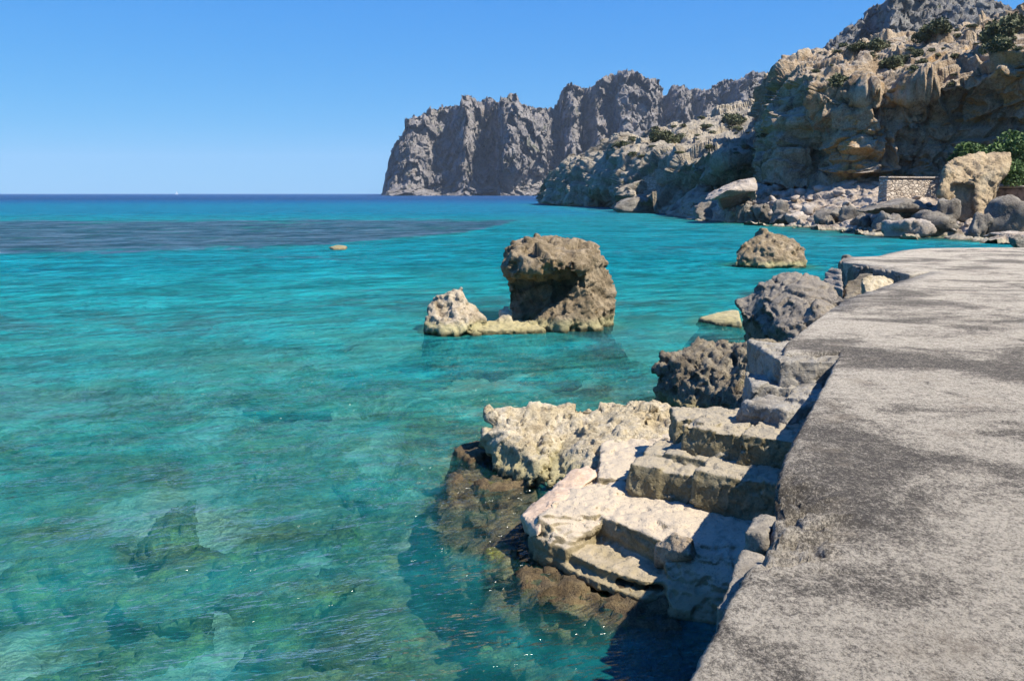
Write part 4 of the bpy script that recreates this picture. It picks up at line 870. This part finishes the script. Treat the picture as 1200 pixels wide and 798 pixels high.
# smaller rocks strewn over the rubble
small = [chunk(80 + i, .22, [('low', 1., .12), ('fbm', .4, .12)]) for i in range(6)]
shore_o = bpy.data.objects['shore']; bpy.context.view_layer.update()
Vs = get_co(shore_o.data); bvh_shore = BVHTree.FromPolygons([tuple(v) for v in Vs], [tuple(p.vertices) for p in shore_o.data.polygons])
cnt = 0; rr = random.Random(11); EYEV = Vector((0, 0, EYE))
while cnt < 140:
    px = rr.uniform(845, 1135); py = rr.uniform(212, 275)
    if px > 1000 and 205 < py < 250 and px < 1100 and rr.random() < .8: continue
    dv = Vector(P(px, py, 50.)) - EYEV; h = bvh_shore.ray_cast(EYEV, dv.normalized(), 300)
    if h[0] is None or h[0].z < -.2: continue
    pale = rr.random() < .72
    o = link_mesh('rubble_rock', small[cnt % 6] if True else None, M_rub) if cnt < 6 else bpy.data.objects.new('rubble_rock', bpy.data.objects[base_names[cnt % 6]].data)
    if cnt < 6:
        base_names = (base_names if cnt else []) + [o.name]
    else: COL.objects.link(o)
    s = rr.choice([.35, .45, .55, .7, .95]) * (h[0].y / 85.); o.location = h[0]; o.scale = (s * rr.uniform(.9, 1.4), s, s * rr.uniform(.8, 1.2))
    o.rotation_euler = (rr.uniform(-.3, .3), rr.uniform(-.3, .3), rr.uniform(0, 6.28))
    meta(o, 'pale stone among the loose rubble that covers the beach below the big cliff', 'stone', 'loose stones on the rubble beach'); cnt += 1

# masonry walls
def wall(px0, px1, py0, py1, d0, d1, th, name, mat, label, skew=0):
    A = P(px0, py0, d0); B = P(px1, py0, d1); zb = P(px0, py1, d0)[2]; zt = A[2]; e_ = empty(name, (A[0], A[1], zb), label, 'wall')
    n_ = np.array([B[1] - A[1], -(B[0] - A[0]), 0]); n_ /= np.linalg.norm(n_)
    def pr(za, zb_, out, off=0):
        p = [A + (A - B) * off * .01, B]
        return [tuple(np.array([*(q_ + n_ * o_)[:2], z_])) for q_ in p for o_ in (out, -th) for z_ in (za, zb_)]
    place(displace(solid([pr(zb, zt - .18, 0)], .09, 1), [('fbm', .5, .07)], 1.), 'wall_face', mat, None, None, parent=e_)
    place(displace(solid([pr(zt - .17, zt, .10)], .06, 1), [('fbm', .5, .04)], 2.), 'coping', M_rub, None, None, parent=e_)
    return e_
wall(1040, 1103, 207, 262, 75.5, 77.5, 1.0, 'masonry_wall', M_wall, 'pale rubble masonry retaining wall above the overhanging slab')
wall(1148, 1260, 218, 262, 71, 68, 1.0, 'masonry_wall', M_wallred, 'dark reddish retaining wall behind the huge sloping boulder')
wall(755, 792, 208, 226, 146, 141, 1.2, 'masonry_wall', M_wall, 'low ruined wall on the rock shelf at the headland foot')

# ------------------------------------------------------------------ shrubs
def shrub(loc, rx, ry, rz_, nleaf, ls, mat, label, group=None, seed=0, name='shrub'):
    r_ = np.random.default_rng(seed); e_ = empty(name, tuple(loc), label, 'shrub', group)
    nl = 9; cc = r_.normal(size=(nl, 3)); cc /= np.linalg.norm(cc, axis=1)[:, None]; cc *= .55; cc[:, 2] = np.abs(cc[:, 2]) * .9 + .25
    k = r_.integers(0, nl, nleaf); dv = r_.normal(size=(nleaf, 3)); dv /= np.linalg.norm(dv, axis=1)[:, None]
    rad = r_.uniform(.25, .5, nl)[k] * r_.random(nleaf) ** .25
    c = cc[k] + dv * rad[:, None]; c *= np.array([rx, ry, rz_]); c = c[c[:, 2] > 0]; nleaf = len(c)
    a = r_.normal(size=(nleaf, 3)); a /= np.linalg.norm(a, axis=1)[:, None]; b = np.cross(a, r_.normal(size=(nleaf, 3))); b /= np.linalg.norm(b, axis=1)[:, None]
    s = ls * r_.uniform(.6, 1.3, (nleaf, 1)); V = np.stack([c - a * s, c + b * s * .45, c + a * s, c - b * s * .45], 1).reshape(-1, 3)
    me = raw_mesh(V, [(4 * i, 4 * i + 1, 4 * i + 2, 4 * i + 3) for i in range(nleaf)]); link_mesh('foliage', me, mat, e_, smooth=False)
    bm = bmesh.new()
    for i in range(nl):
        t_ = Vector(cc[i] * np.array([rx, ry, rz_])); L_ = t_.length; q_ = t_.to_track_quat('Z', 'Y')
        g = bmesh.ops.create_cone(bm, segments=5, radius1=.035 * rx, radius2=.012 * rx, depth=L_, cap_ends=True)
        for v in g['verts']: v.co = q_ @ (v.co + Vector((0, 0, L_ / 2)))
    me = bpy.data.meshes.new('branches'); bm.to_mesh(me); bm.free(); link_mesh('branches', me, M_twig, e_)
    return e_
deps = bpy.context.evaluated_depsgraph_get(); deps.update()
def on_ground(px, py, dmax=800):
    dv = (Vector(P(px, py, 50.)) - EYEV).normalized(); r = C.ray_cast(deps, EYEV, dv)
    return r[1] if r[0] else None
shrub(P(1185, 216, 74), 3.2, 2.2, 3.9, 9000, .17, M_leaf, 'tall dense green shrub at the right, above the reddish wall', seed=3)
shrub(P(1140, 196, 77), 2.7, 2.0, 2.0, 6000, .15, M_leaf, 'bright green rounded shrub behind the standing tan rock', seed=4)
shrub(P(1192, 218, 69), 2.0, 1.4, 2.0, 4000, .13, M_leaf, 'low light green shrub right beside the standing tan rock', seed=5)
shrub(P(1235, 212, 72), 3.8, 2.6, 4.4, 9000, .17, M_leaf, 'largest dark green shrub at the right border', seed=6)
deps = bpy.context.evaluated_depsgraph_get(); deps.update()
for i, (px, py, r_, lab) in enumerate([(982, 98, 1.4, 'round olive shrub clinging to the cliff face near its left corner'), (1046, 78, 1.7, 'olive shrub on the ledge in the middle of the cliff'), (1058, 74, 1.3, 'smaller shrub touching the ledge shrub in mid cliff'), (1072, 66, 1.2, 'small shrub on the ridge line right of mid cliff'), (1098, 38, 2.2, 'dark shrub on the cliff crest, left of the others there'), (1086, 46, 1.8, 'dark shrub just below the crest, lined up with the crest one'), (1178, 44, 2.6, 'large dark shrub at the cliff top near the right border'), (1186, 34, 2.0, 'dark shrub on the crest above the large one near the right border'), (1170, 56, 1.6, 'lowest shrub of the dark group at the upper right'), (1030, 56, 1.8, 'flat dark shrub on the cliff top slope'), (1006, 58, 1.5, 'flat dark shrub at the upper left of the cliff top'),
                                     (728, 172, 2.2, 'shrub on the headland top near its highest point'), (775, 163, 3.2, 'dark shrub on the headland slope beside the path'), (798, 165, 2.4, 'small shrub on the headland slope, right of the path shrub'), (860, 142, 3.6, 'olive shrub high on the slope between headland and cliff')]):
    h = on_ground(px, py)
    if h is None: continue
    shrub((h.x, h.y, h.z - r_ * .3), r_ * 1.15, r_ * .9, r_ * .9, 1500, r_ * .11, M_leafd, lab, seed=30 + i)

base_t = None; rt_ = random.Random(77); nt_ = 0
for k in range(400):
    if nt_ >= 70: break
    if rt_.random() < .6: px, py = rt_.uniform(955, 1198), rt_.uniform(30, 100)
    else: px, py = rt_.uniform(735, 905), rt_.uniform(118, 185)
    dv = (Vector(P(px, py, 50.)) - EYEV).normalized(); r = C.ray_cast(deps, EYEV, dv)
    if not r[0] or r[4].name not in ('cliff', 'headland') or r[2].z < .25 or r[1].y > 330: continue
    h = r[1]; nt_ += 1; sc_ = rt_.uniform(.35, .95) * h.y / 110
    if base_t is None:
        base_t = shrub((h.x, h.y, h.z - .1), 1., .8, .7, 420, .16, M_leafd, 'small dark tuft of scrub among the pale rocks of the upper slopes', 'scrub tufts on the upper slopes', seed=99, name='scrub_tuft'); o = base_t
    else:
        o = base_t.copy(); COL.objects.link(o)
        for ch in list(base_t.children):
            c_ = ch.copy(); COL.objects.link(c_); c_.parent = o
    o.location = (h.x, h.y, h.z - .1); o.scale = (sc_ * rt_.uniform(.8, 1.6), sc_, sc_ * rt_.uniform(.5, 1.)); o.rotation_euler = (0, 0, rt_.uniform(0, 6.28))

# ------------------------------------------------------------------ sailing boat on the horizon
M_hull = simple('white_hull', (.8, .8, .8), .4, .03); M_sail = simple('sailcloth', (.82, .82, .80), .7, .03)
bx = P(207, 227.3, 2800.); boat = empty('sailing_boat', (bx[0], bx[1], 0), 'tiny white sailing boat far out on the horizon at the left', 'boat')
ht = solid([[(-5, 0, .2), (-4.6, -1.2, 1.2), (-4.6, 1.2, 1.2), (5.6, 0, 1.4), (3., -1.3, 1.2), (3., 1.3, 1.2), (4.6, 0, 0), (-4, -.6, -.1), (-4, .6, -.1)]], .2, 1); link_mesh('hull', ht, M_hull, boat)
me = solid([[(-.1, -.1, 1), (.1, -.1, 1), (-.1, .1, 1), (.1, .1, 1), (0, .08, 13), (.05, -.08, 13)]], .08, 0); link_mesh('mast', me, M_hull, boat)
me = raw_mesh([(-.15, 0, 2), (-4.4, .3, 2.1), (-.15, 0, 12.6), (-1.6, .5, 6.)], [(0, 1, 3), (0, 3, 2)]); link_mesh('mainsail', me, M_sail, boat)
me = raw_mesh([(5., 0, 1.5), (.4, .5, 2.), (.2, 0, 11.), (1.6, .6, 5.)], [(0, 3, 1), (0, 2, 3), (1, 3, 2)]); link_mesh('jib', me, M_sail, boat)

# ------------------------------------------------------------------ water surface
X, Y = polar(-100, 100, 900, 1.6, 9000, 620)
x, y = X.ravel(), Y.ravel(); r = np.hypot(x, y)
c_, s_ = math.cos(R(14)), math.sin(R(14)); u = x * c_ + y * s_ ; v = -x * s_ + y * c_
q = lambda a, b, k: np.stack([u * a, v * b, 0 * u + k], 1)
hz = .028 * fbm(q(.35, .95, 1.), 3) * sstep(140, 30, r) + .010 * (ridged(q(.9, 2.1, 4.), 3) - .5) * sstep(40, 12, r) + .0035 * fbm(q(3., 6., 7.), 3) * sstep(16, 6, r)
calm = sstep(3.5, .8, seg_d(x, y, [(1.0, 6.4), (2.6, 10.5), (4.5, 15.)])); hz *= 1 - .6 * calm
W = np.stack([x, y, hz], 1).reshape(X.shape + (3,))
me = grid_mesh(W)
if get_no(me)[:, 2].mean() < 0: me = grid_mesh(W, flip=True)
zb_, reef_, near_ = seabed(x, y); dep = -zb_
deps = bpy.context.evaluated_depsgraph_get(); deps.update()
trees = []
for nm in ('reef_shelf', 'landing', 'limestone_rock', 'dark_rock', 'grey_boulder', 'rock_stack', 'low_islet', 'rock_ridge', 'islet', 'flat_rock', 'weedy_rock', 'mossy_rock', 'shore', 'headland', 'awash_rock', 'foundation_rock') + tuple(o.name for o in bpy.data.objects if o.name.startswith('sunken_rock')):
    o = bpy.data.objects[nm]; m_ = o.data; Mw = o.matrix_world
    if len(o.rotation_euler) and (o.scale.x != 1): bpy.context.view_layer.update()
    V = get_co(m_); V4 = np.concatenate([V, np.ones((len(V), 1))], 1) @ np.array(o.matrix_world).T; V = V4[:, :3]
    # rasterise the highest underwater point of each rock onto the water grid by nearest vertices
    lo, hi = V.min(0), V.max(0)
    sel = np.where((x > lo[0] - .1) & (x < hi[0] + .1) & (y > lo[1] - .1) & (y < hi[1] + .1))[0]
    if not len(sel): continue
    t_ = BVHTree.FromPolygons([tuple(a) for a in V], [tuple(p.vertices) for p in m_.polygons])
    for i in sel:
        h = t_.ray_cast(Vector((x[i], y[i], .02)), Vector((0, 0, -1)), 6.)
        if h[0] is not None: dep[i] = min(dep[i], -h[0].z)
dep = np.clip(dep, .02, 60)
D2 = dep.reshape(X.shape)
for _ in range(2):
    D2[1:-1, 1:-1] = (D2[1:-1, 1:-1] * 2 + D2[:-2, 1:-1] + D2[2:, 1:-1] + D2[1:-1, :-2] + D2[1:-1, 2:]) / 6
for nm, arr in (('weed', reef_), ('near', near_)):
    at = me.attributes.new(nm, 'FLOAT', 'POINT'); at.data.foreach_set('value', arr.astype(np.float32))
at = me.attributes.new('depth', 'FLOAT', 'POINT'); at.data.foreach_set('value', D2.ravel().astype(np.float32))
meta(link_mesh('water', me, water_mat()), kind='structure')

# ------------------------------------------------------------------ air
bm = bmesh.new(); bmesh.ops.create_cube(bm, size=1.)
for v_ in bm.verts: v_.co = Vector((v_.co.x * 19000, v_.co.y * 19000, -62 + (v_.co.z + .5) * 470))
me = bpy.data.meshes.new('haze'); bm.to_mesh(me); bm.free()
mh = bpy.data.materials.new('haze'); mh.use_nodes = True; n_ = mh.node_tree.nodes; n_.remove(n_['Principled BSDF'])
pv_ = n_.new('ShaderNodeVolumePrincipled'); pv_.inputs['Color'].default_value = (.62, .78, 1., 1); pv_.inputs['Density'].default_value = .00007
mh.node_tree.links.new(pv_.outputs[0], n_['Material Output'].inputs['Volume'])
hz_o = link_mesh('haze', me, mh, smooth=False); meta(hz_o, kind='stuff')
